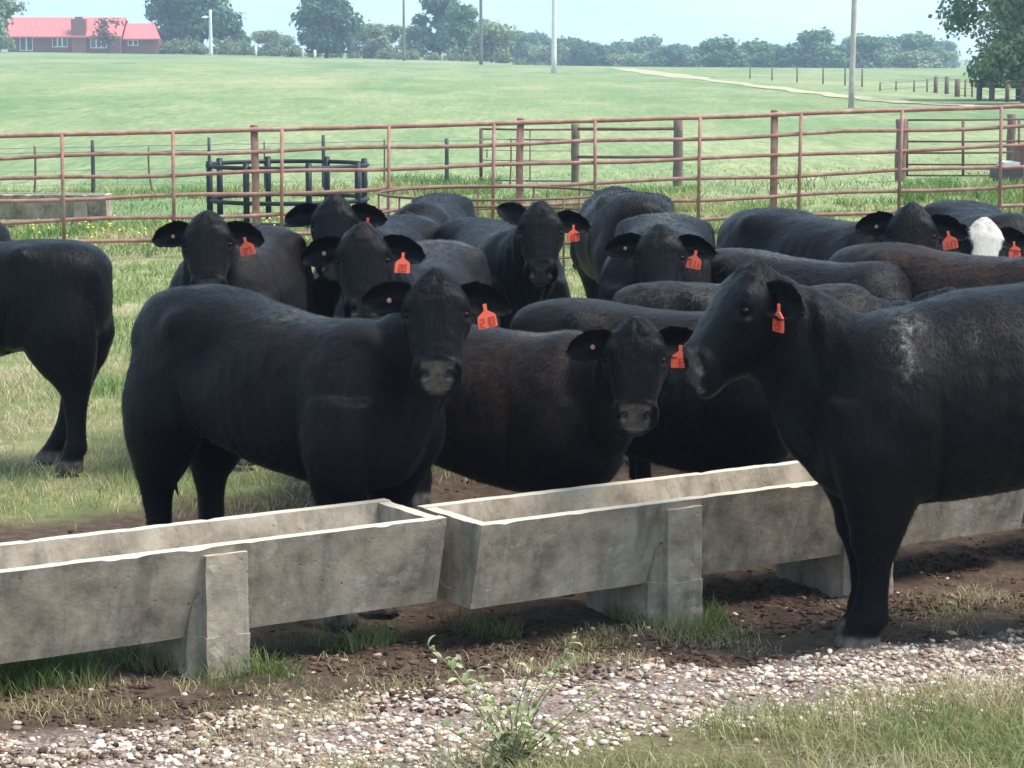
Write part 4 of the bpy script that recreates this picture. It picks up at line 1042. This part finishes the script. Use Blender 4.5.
for i, px in enumerate(range(262, 560, 17)):
    tr(TBUS, px + (i * 37 % 9), 392 + (i * 29 % 7) * 3, 'low pale bush in the scrub below the tree line, %s from the left' % ORD[i], .55 + .25 * ((i * 7) % 5) / 5, i * .9, group='scrub along the near tree line', name='bush', cat='bush')
# big trees on the right, near enough to show trunk and limbs
TR1 = tree_meshes(11, 9.5, 4.4, .17, LEAFM, 18000, .13, 54, .11)
TR2 = tree_meshes(12, 8.0, 3.0, .18, LEAFL, 11000, .12, 34, .15)
p = on_ground(1003, 101); plant_tree(TR1, 'large dark leafy tree at the right edge with its trunk at the fence', p.x + 1.0, p.y + 1, (1, 1, 1), .6, 'trees at the right edge')
p = on_ground(1016, 103); plant_tree(TR2, 'paler leafy tree at the very right edge in front of the dark one', p.x + .2, p.y - 3, (1, 1, .95), 2.1, 'trees at the right edge')
# far wood, tree by tree
rs = random.Random(3)
kinds = [TMID, TRND, TPAL, TMID, TRND]
FARLAB = ['hazy blue-green tree of the far wood, %s from its left end' % o for o in ORD]
for i in range(46):
    px = 508 + i * 9.6 + rs.uniform(-4, 4); Y = rs.uniform(455, 560) if i % 3 else rs.uniform(590, 690)
    k = kinds[rs.randrange(5)]; sc = rs.uniform(.82, 1.12) * (1.05 if px > 800 else .92) * (1.15 if Y > 580 else 1)
    tr(k, px, Y, FARLAB[i], sc * (.80 if k is TRND else 1), rs.uniform(0, 6), 1.25, group='trees of the far wood', name='far_tree', dz=rs.uniform(-.6, .3))

# ------------------------------------------------------------------ grass, stones, clods
def blades(name, label, X, Y, hgt, wid, lean, colr, cat='grass'):
    n = len(X); Z = ground(X, Y) - .006; a = rng.random(n) * 6.283; la = rng.random(n) * 6.283
    dx, dy = np.cos(a), np.sin(a); lx, ly = np.cos(la) * lean * hgt, np.sin(la) * lean * hgt
    P = np.empty((n, 5, 3)); w = wid / 2
    for j, (t, ww, bend) in enumerate(((0, 1, 0), (0, -1, 0), (.55, .8, .35), (.55, -.8, .35), (1, 0, 1))):
        P[:, j, 0] = X + dx * w * ww + lx * bend; P[:, j, 1] = Y + dy * w * ww + ly * bend
        P[:, j, 2] = Z + hgt * t * np.sqrt(np.maximum(.08, 1 - (lean * .75 * bend) ** 2))
    base = (np.arange(n) * 5)[:, None, None]
    F = (base + np.array([[0, 1, 3], [0, 3, 2], [2, 3, 4]])[None]).reshape(-1, 3)
    me = mesh_np(name, P.reshape(-1, 3), F, BLADE); at = me.attributes.new('col', 'FLOAT_COLOR', 'POINT')
    cc = np.ones((n, 5, 4), np.float32); cc[:, :, :3] = colr[:, None, :]; cc[:, :2, :3] *= .8; at.data.foreach_set('color', cc.ravel())
    return tag(link(name, me), label, cat, kind='stuff')
GR = np.array([[.06, .13, .03], [.10, .18, .045], [.16, .22, .07], [.26, .27, .11], [.38, .33, .17], [.46, .40, .26]])
def gcol(n, lo, hi, X=None, Y=None, f=1., seed=0):
    q = lo + (hi - lo) * np.clip(.5 + (fbm(X * f, Y * f, seed) - .5) * 2.0 + rng.normal(size=n) * .20, 0, 1); i = np.clip(q.astype(int), 0, 4); t = (q - i)[:, None]
    return (GR[i] * (1 - t) + GR[i + 1] * t) * rng.uniform(.8, 1.2, (n, 1))
# verge in the foreground
X = rng.uniform(-2.6, 2.9, 70000); Y = rng.uniform(6.6, 9.6, 70000); t, n_ = tn(X, Y)
e = n_ + .15 * t + (fbm(X * 2.2, Y * 2.2, 71) - .5) * .9
k = (e < -1.25 + rng.normal(size=len(X)) * .10) & (rng.random(len(X)) < .02 + 1.15 * ss(.22, .52, fbm(X * 3.0, Y * 3.0, 72))); X, Y = X[k], Y[k]
blades('verge_grass', 'long dry yellow-green grass along the bottom of the picture', X, Y, rng.uniform(.035, .14, len(X)), rng.uniform(.0025, .0055, len(X)), rng.uniform(.35, 1.3, len(X)), gcol(len(X), 2.4, 5.9, X, Y, 1.8, 73) * 1.0)
# grass below the trough
T_ = rng.uniform(-1.6, 3.2, 26000); N_ = np.where(T_ < .1, rng.normal(.38, .22, 26000), rng.normal(.16, .17, 26000)); k = (fbm(T_ * 1.5 + 3, N_ * 1.2, 81) > np.where(T_ < .15, .30, np.where(T_ < 1.35, .42, .66))); T_, N_ = T_[k], N_[k]
X = P0[0] + TD[0] * T_ + ND[0] * N_; Y = P0[1] + TD[1] * T_ + ND[1] * N_
blades('trough_grass', 'short green grass growing along the foot of the troughs', X, Y, rng.uniform(.03, .13, len(X)), rng.uniform(.002, .005, len(X)), rng.uniform(.2, 1.0, len(X)), gcol(len(X), .0, 3.4, X, Y, 3, 82))
# dry wisps on the soil at the left
T_ = rng.uniform(-1.7, 3.5, 20000); N_ = rng.uniform(-.75, .15, 20000); k = fbm(T_ * 2.5, N_ * 3, 85) + rng.normal(size=20000) * .07 > np.where(T_ < .2, .50, .60); T_, N_ = T_[k], N_[k]
X = P0[0] + TD[0] * T_ + ND[0] * N_; Y = P0[1] + TD[1] * T_ + ND[1] * N_
blades('straw', 'dry straw wisps scattered on the trodden soil', X, Y, rng.uniform(.02, .07, len(X)), rng.uniform(.002, .004, len(X)), rng.uniform(.6, 1.25, len(X)), gcol(len(X), 3.2, 5, X, Y, 3, 86))
# the pen
n = 150000; Y = 10.8 * (31 / 10.8) ** (rng.random(n) ** .9); X = rng.uniform(-.235, .235, n) * Y
t, n_ = tn(X, Y); e = n_ + (fbm(X * 1.4, Y * 1.4, 91) - .5) * 1.6
k = (e > 3.45 + rng.normal(size=n) * .2) & (rng.random(n) < .15 + 1.2 * fbm(X * .9, Y * .9, 92) * ss(.2, .5, fbm(X * 2.5, Y * 2.5, 93))); X, Y = X[k], Y[k]; m_ = len(X)
blades('pen_grass', 'grazed green and straw-coloured grass in the pen around the cattle', X, Y, rng.uniform(.03, .11, m_), rng.uniform(.003, .006, m_) * np.maximum(1, Y / 12), rng.uniform(.3, 1.15, m_), gcol(m_, .8, 5.4, X, Y, .8, 94) * 1.25)
# outside the pen fence
n = 60000; Y = 29 * (52 / 29) ** (rng.random(n) ** 1.3); X = rng.uniform(-.235, .235, n) * Y
k = rng.random(n) < (.2 + .9 * fbm(X * .5, Y * .5, 96)) * (1 - ss(34, 51, Y)); X, Y = X[k], Y[k]; m_ = len(X)
tall = ss(.50, .72, fbm(X * .45, Y * .7, 97)) * ((Y > 27) & (Y < 41))
blades('field_grass', 'mown pale green grass of the field beyond the pipe fence', X, Y, rng.uniform(.03, .08, m_) * (1 + 1.6 * tall), rng.uniform(.008, .014, m_) * Y / 30, rng.uniform(.3, 1.1, m_), gcol(m_, .8, 4.0, X, Y, .35, 98) * (1.5 - .6 * tall[:, None]))
# weeds along the fences
def weed_belt(name, label, boxes, hgt, cr, seed):
    XS = []; YS = []; HS = []
    for (pa, pb, Ya, Yb, n, hm) in boxes:
        y = rng.uniform(Ya, Yb, n); x = (rng.uniform(pa, pb, n) - 512) / FPX * y; k = fbm(x * 1.6, y * 1.2, seed) > .42; x, y = x[k], y[k]
        XS.append(x); YS.append(y); HS.append(rng.uniform(.3, 1, len(x)) * hm * .7)
    X = np.concatenate(XS); Y = np.concatenate(YS); H = np.concatenate(HS)
    return blades(name, label, X, Y, H, rng.uniform(.012, .03, len(X)), rng.uniform(.2, .9, len(X)), gcol(len(X), *cr, X, Y, 1.2, seed + 1) * 1.35, 'weeds')
weed_belt('fence_weeds', 'taller green weeds along the pipe fence and the gate posts', ((540, 700, 33, 37, 5000, .38), (440, 560, 30, 36, 4000, .35), (690, 1060, 30.5, 34, 5000, .25), (900, 1060, 33, 37, 5000, .42), (-40, 240, 29, 32, 4500, .28), (-40, 460, 38.5, 41, 4500, .30), (380, 500, 38, 42, 2500, .40), (-40, 1060, 27.4, 29, 4500, .2)), .4, (.5, 3.8), 61)
# yellow flower heads in the weeds at the left
n = 55; y = rng.uniform(28.6, 31, n); px = np.where(rng.random(n) < .6, rng.normal(95, 45, n), rng.normal(300, 25, n)); x = (px - 512) / FPX * y; z = ground(x, y) + rng.uniform(.1, .3, n)
fl = np.array([[-1, 0, 0], [0, -1, 0], [1, 0, 0], [0, 1, 0], [0, 0, 1], [0, 0, -1]]) * .018
V = (np.stack([x, y, z], -1)[:, None] + fl[None]).reshape(-1, 3); tri = np.array([[0, 1, 4], [1, 2, 4], [2, 3, 4], [3, 0, 4], [1, 0, 5], [2, 1, 5], [3, 2, 5], [0, 3, 5]])
F = ((np.arange(n) * 6)[:, None, None] + tri[None]).reshape(-1, 3)
tag(link('yellow_flowers', mesh_np('yellow_flowers', V, F, simple('yellow_petals', (.70, .52, .06), .7, .2))), 'small yellow weed flowers by the fence at the left', 'flowers', kind='stuff')
# stones
ICO = None
def ico():
    g = (1 + 5 ** .5) / 2; V = np.array([(-1, g, 0), (1, g, 0), (-1, -g, 0), (1, -g, 0), (0, -1, g), (0, 1, g), (0, -1, -g), (0, 1, -g), (g, 0, -1), (g, 0, 1), (-g, 0, -1), (-g, 0, 1)], float); V /= np.linalg.norm(V[0])
    F = np.array([(0, 11, 5), (0, 5, 1), (0, 1, 7), (0, 7, 10), (0, 10, 11), (1, 5, 9), (5, 11, 4), (11, 10, 2), (10, 7, 6), (7, 1, 8), (3, 9, 4), (3, 4, 2), (3, 2, 6), (3, 6, 8), (3, 8, 9), (4, 9, 5), (2, 4, 11), (6, 2, 10), (8, 6, 7), (9, 8, 1)]); return V, F
IV, IF = ico()
def lumps(name, label, cat, X, Y, size, colr, mat, flat=.6):
    n = len(X); P = IV[None] * (1 + rng.uniform(-.45, .4, (n, 12, 1))) * size[:, None, None]
    P = P * rng.uniform(.5, 1.45, (n, 1, 3)); P[:, :, 2] *= flat
    a = rng.random(n) * 6.283; c, s_ = np.cos(a)[:, None], np.sin(a)[:, None]; px = P[:, :, 0] * c - P[:, :, 1] * s_; py = P[:, :, 0] * s_ + P[:, :, 1] * c
    P[:, :, 0] = px + X[:, None]; P[:, :, 1] = py + Y[:, None]; P[:, :, 2] += (ground(X, Y) + size * flat * .35)[:, None]
    F = ((np.arange(n) * 12)[:, None, None] + IF[None]).reshape(-1, 3)
    me = mesh_np(name, P.reshape(-1, 3), F, mat); at = me.attributes.new('col', 'FLOAT_COLOR', 'POINT'); cc = np.ones((n, 12, 4), np.float32); cc[:, :, :3] = colr[:, None, :]; at.data.foreach_set('color', cc.ravel())
    return tag(link(name, me), label, cat, kind='stuff')
sm = M('stone'); sn = sm.noise(sm.pos(), 90, 4, .7); sm.col(sm.mix(.5, sm.attr('col'), sm.mix(1., sm.attr('col'), sm.ramp(sn, (.3, (.45, .42, .40)), (.7, (1.25, 1.2, 1.18))), 'MULTIPLY'))).set(Roughness=.85); sm.bump(sn, .4, .004); STONE = sm.m
dm = M('clod'); dn = dm.noise(dm.pos(), 60, 6, .8); dm.col(dm.mix(1., dm.attr('col'), dm.ramp(dn, (.3, (.55, .5, .5)), (.7, (1.5, 1.4, 1.35))), 'MULTIPLY')).set(Roughness=1.); dm.b.inputs['Specular IOR Level'].default_value = .1; dm.bump(dn, .8, .01); CLOD = dm.m
SC = np.array([[.74, .69, .64], [.60, .51, .44], [.48, .36, .29], [.66, .59, .53], [.30, .21, .16], [.78, .75, .71], [.42, .34, .27]])
n = 110000; T_ = rng.uniform(-2.2, 4.4, n); N_ = rng.uniform(-2.0, .2, n)
X = P0[0] + TD[0] * T_ + ND[0] * N_; Y = P0[1] + TD[1] * T_ + ND[1] * N_
e = N_ + .15 * T_ + (fbm(X * 1.7, Y * 1.7, 111) - .5) * .35
dens = ss(-1.5, -1.15, e) * (1 - ss(-.62, -.30, e)); dens = dens * (.12 + 1.1 * ss(.30, .58, fbm(X * 3.2, Y * 3.2, 112))) * (.35 + .9 * ss(.3, .6, fbm(X * 11, Y * 11, 113))) + .008
k = rng.random(n) < dens; X, Y = X[k], Y[k]; n = len(X)
sz = .003 + .0145 * rng.random(n) ** 3.0
lumps('gravel', 'white and pinkish crushed stone spread along the trough', 'gravel', X, Y, sz, SC[rng.integers(0, 7, n)] * rng.uniform(.42, 1.05, (n, 1)) * np.array([[1., .94, .87]]), STONE)
n = 26000; T_ = rng.uniform(-2.2, 4.4, n); N_ = np.where(rng.random(n) < .8, rng.uniform(-.75, .5, n), rng.uniform(.5, 3.2, n)); X = P0[0] + TD[0] * T_ + ND[0] * N_; Y = P0[1] + TD[1] * T_ + ND[1] * N_
k = fbm(X * 2.6, Y * 2.6, 115) > .40; X, Y = X[k], Y[k]; n = len(X)
lumps('soil_clods', 'crumbled dark brown soil in front of the troughs', 'soil', X, Y, .0035 + .013 * rng.random(n) ** 3.0, np.array([[.090, .060, .045]]) * rng.uniform(.4, 1.7, (n, 1)), CLOD, .5)

# ------------------------------------------------------------------ weed in the foreground
lv = []
def leaf_mesh(seed):
    r_ = random.Random(seed); V = []; n = 5
    prof = (.12, .8, 1, .62, .04)
    for i in range(n):
        t = i / (n - 1); w = prof[i] * .0105; z = .012 * math.sin(t * 2.4) - .006 * t
        V += [(t * .05, -w, z + .003), (t * .05, 0, z), (t * .05, w, z + .003)]
    F = []
    for i in range(n - 1):
        for q in (0, 1): F.append((i * 3 + q, i * 3 + q + 1, i * 3 + q + 4, i * 3 + q + 3))
    me = mesh_np('leaf', np.array(V), F, WEEDL, True); a = me.attributes.new('tint', 'FLOAT', 'POINT'); a.data.foreach_set('value', np.full(len(V), r_.uniform(.0, 1.0), np.float32)); return me
LM = [leaf_mesh(i) for i in range(7)]
STEM = simple('weed_stem', (.17, .15, .07), .8, .3)
def weed(px, Y, label, stems, seed):
    r_ = random.Random(seed); x = x_at(px, Y); w = empty('weed_plant', (x, Y, g1(x, Y))); tag(w, label, 'weed')
    for (tx, h) in stems:
        tx = tx * 1.15 + r_.uniform(-.02, .02); h *= 1.08; ty = r_.uniform(-.10, .10); pts = []
        for i in range(7):
            t = i / 6; pts.append(Vector((tx * (.25 * t + .75 * t ** 1.6) + .008 * math.sin(t * 9 + h * 30), ty * t, h * t - .02)))
        st = MB(); st.tube(pts, [.0032 * (1 - .7 * i / 6) for i in range(7)], 5); so = st.build('stem', STEM, w, True)
        nl = int(h * 66)
        for j in range(nl):
            t = .12 + .88 * j / nl + r_.uniform(-.03, .03); t = min(max(t, 0), 1); q = t * 6; i = min(int(q), 5); p = pts[i].lerp(pts[i + 1], q - i)
            lo = link('leaf', LM[r_.randrange(7)], so, p); sc = r_.uniform(.4, 1.1) * (1.2 - .4 * t); lo.scale = (sc, sc, sc)
            lo.rotation_euler = (r_.uniform(-.5, .5), r_.uniform(-1.0, .5), r_.uniform(0, 6.283))
    return w
weed(512, 7.42, 'leggy green weed growing from the verge at the bottom centre', ((-.22, .42), (-.17, .35), (-.19, .28), (-.11, .33), (-.07, .26), (-.02, .30), (.02, .22), (.06, .38), (.10, .33), (.15, .36), (.20, .43), (.27, .27), (.31, .24), (-.26, .20), (-.06, .18), (.03, .16), (.12, .2), (-.13, .18), (-.2, .15), (.2, .17), (.25, .14), (.0, .12), (.08, .14), (-.1, .13)), 4)

# ------------------------------------------------------------------ hazy air
hz_m = bpy.data.materials.new('hazy_air'); hz_m.use_nodes = True; nt = hz_m.node_tree; nt.nodes.clear()
pv = nt.nodes.new('ShaderNodeVolumePrincipled'); pv.inputs['Color'].default_value = (.62, .80, 1.0, 1); pv.inputs['Density'].default_value = .0006; pv.inputs['Anisotropy'].default_value = .1
mo = nt.nodes.new('ShaderNodeOutputMaterial'); nt.links.new(pv.outputs[0], mo.inputs['Volume'])
tag(MB().box((-2100, -80, -9), (2100, 1560, 34)).build('haze', hz_m), 'thin bluish haze in the air over the pasture', 'haze', kind='stuff')
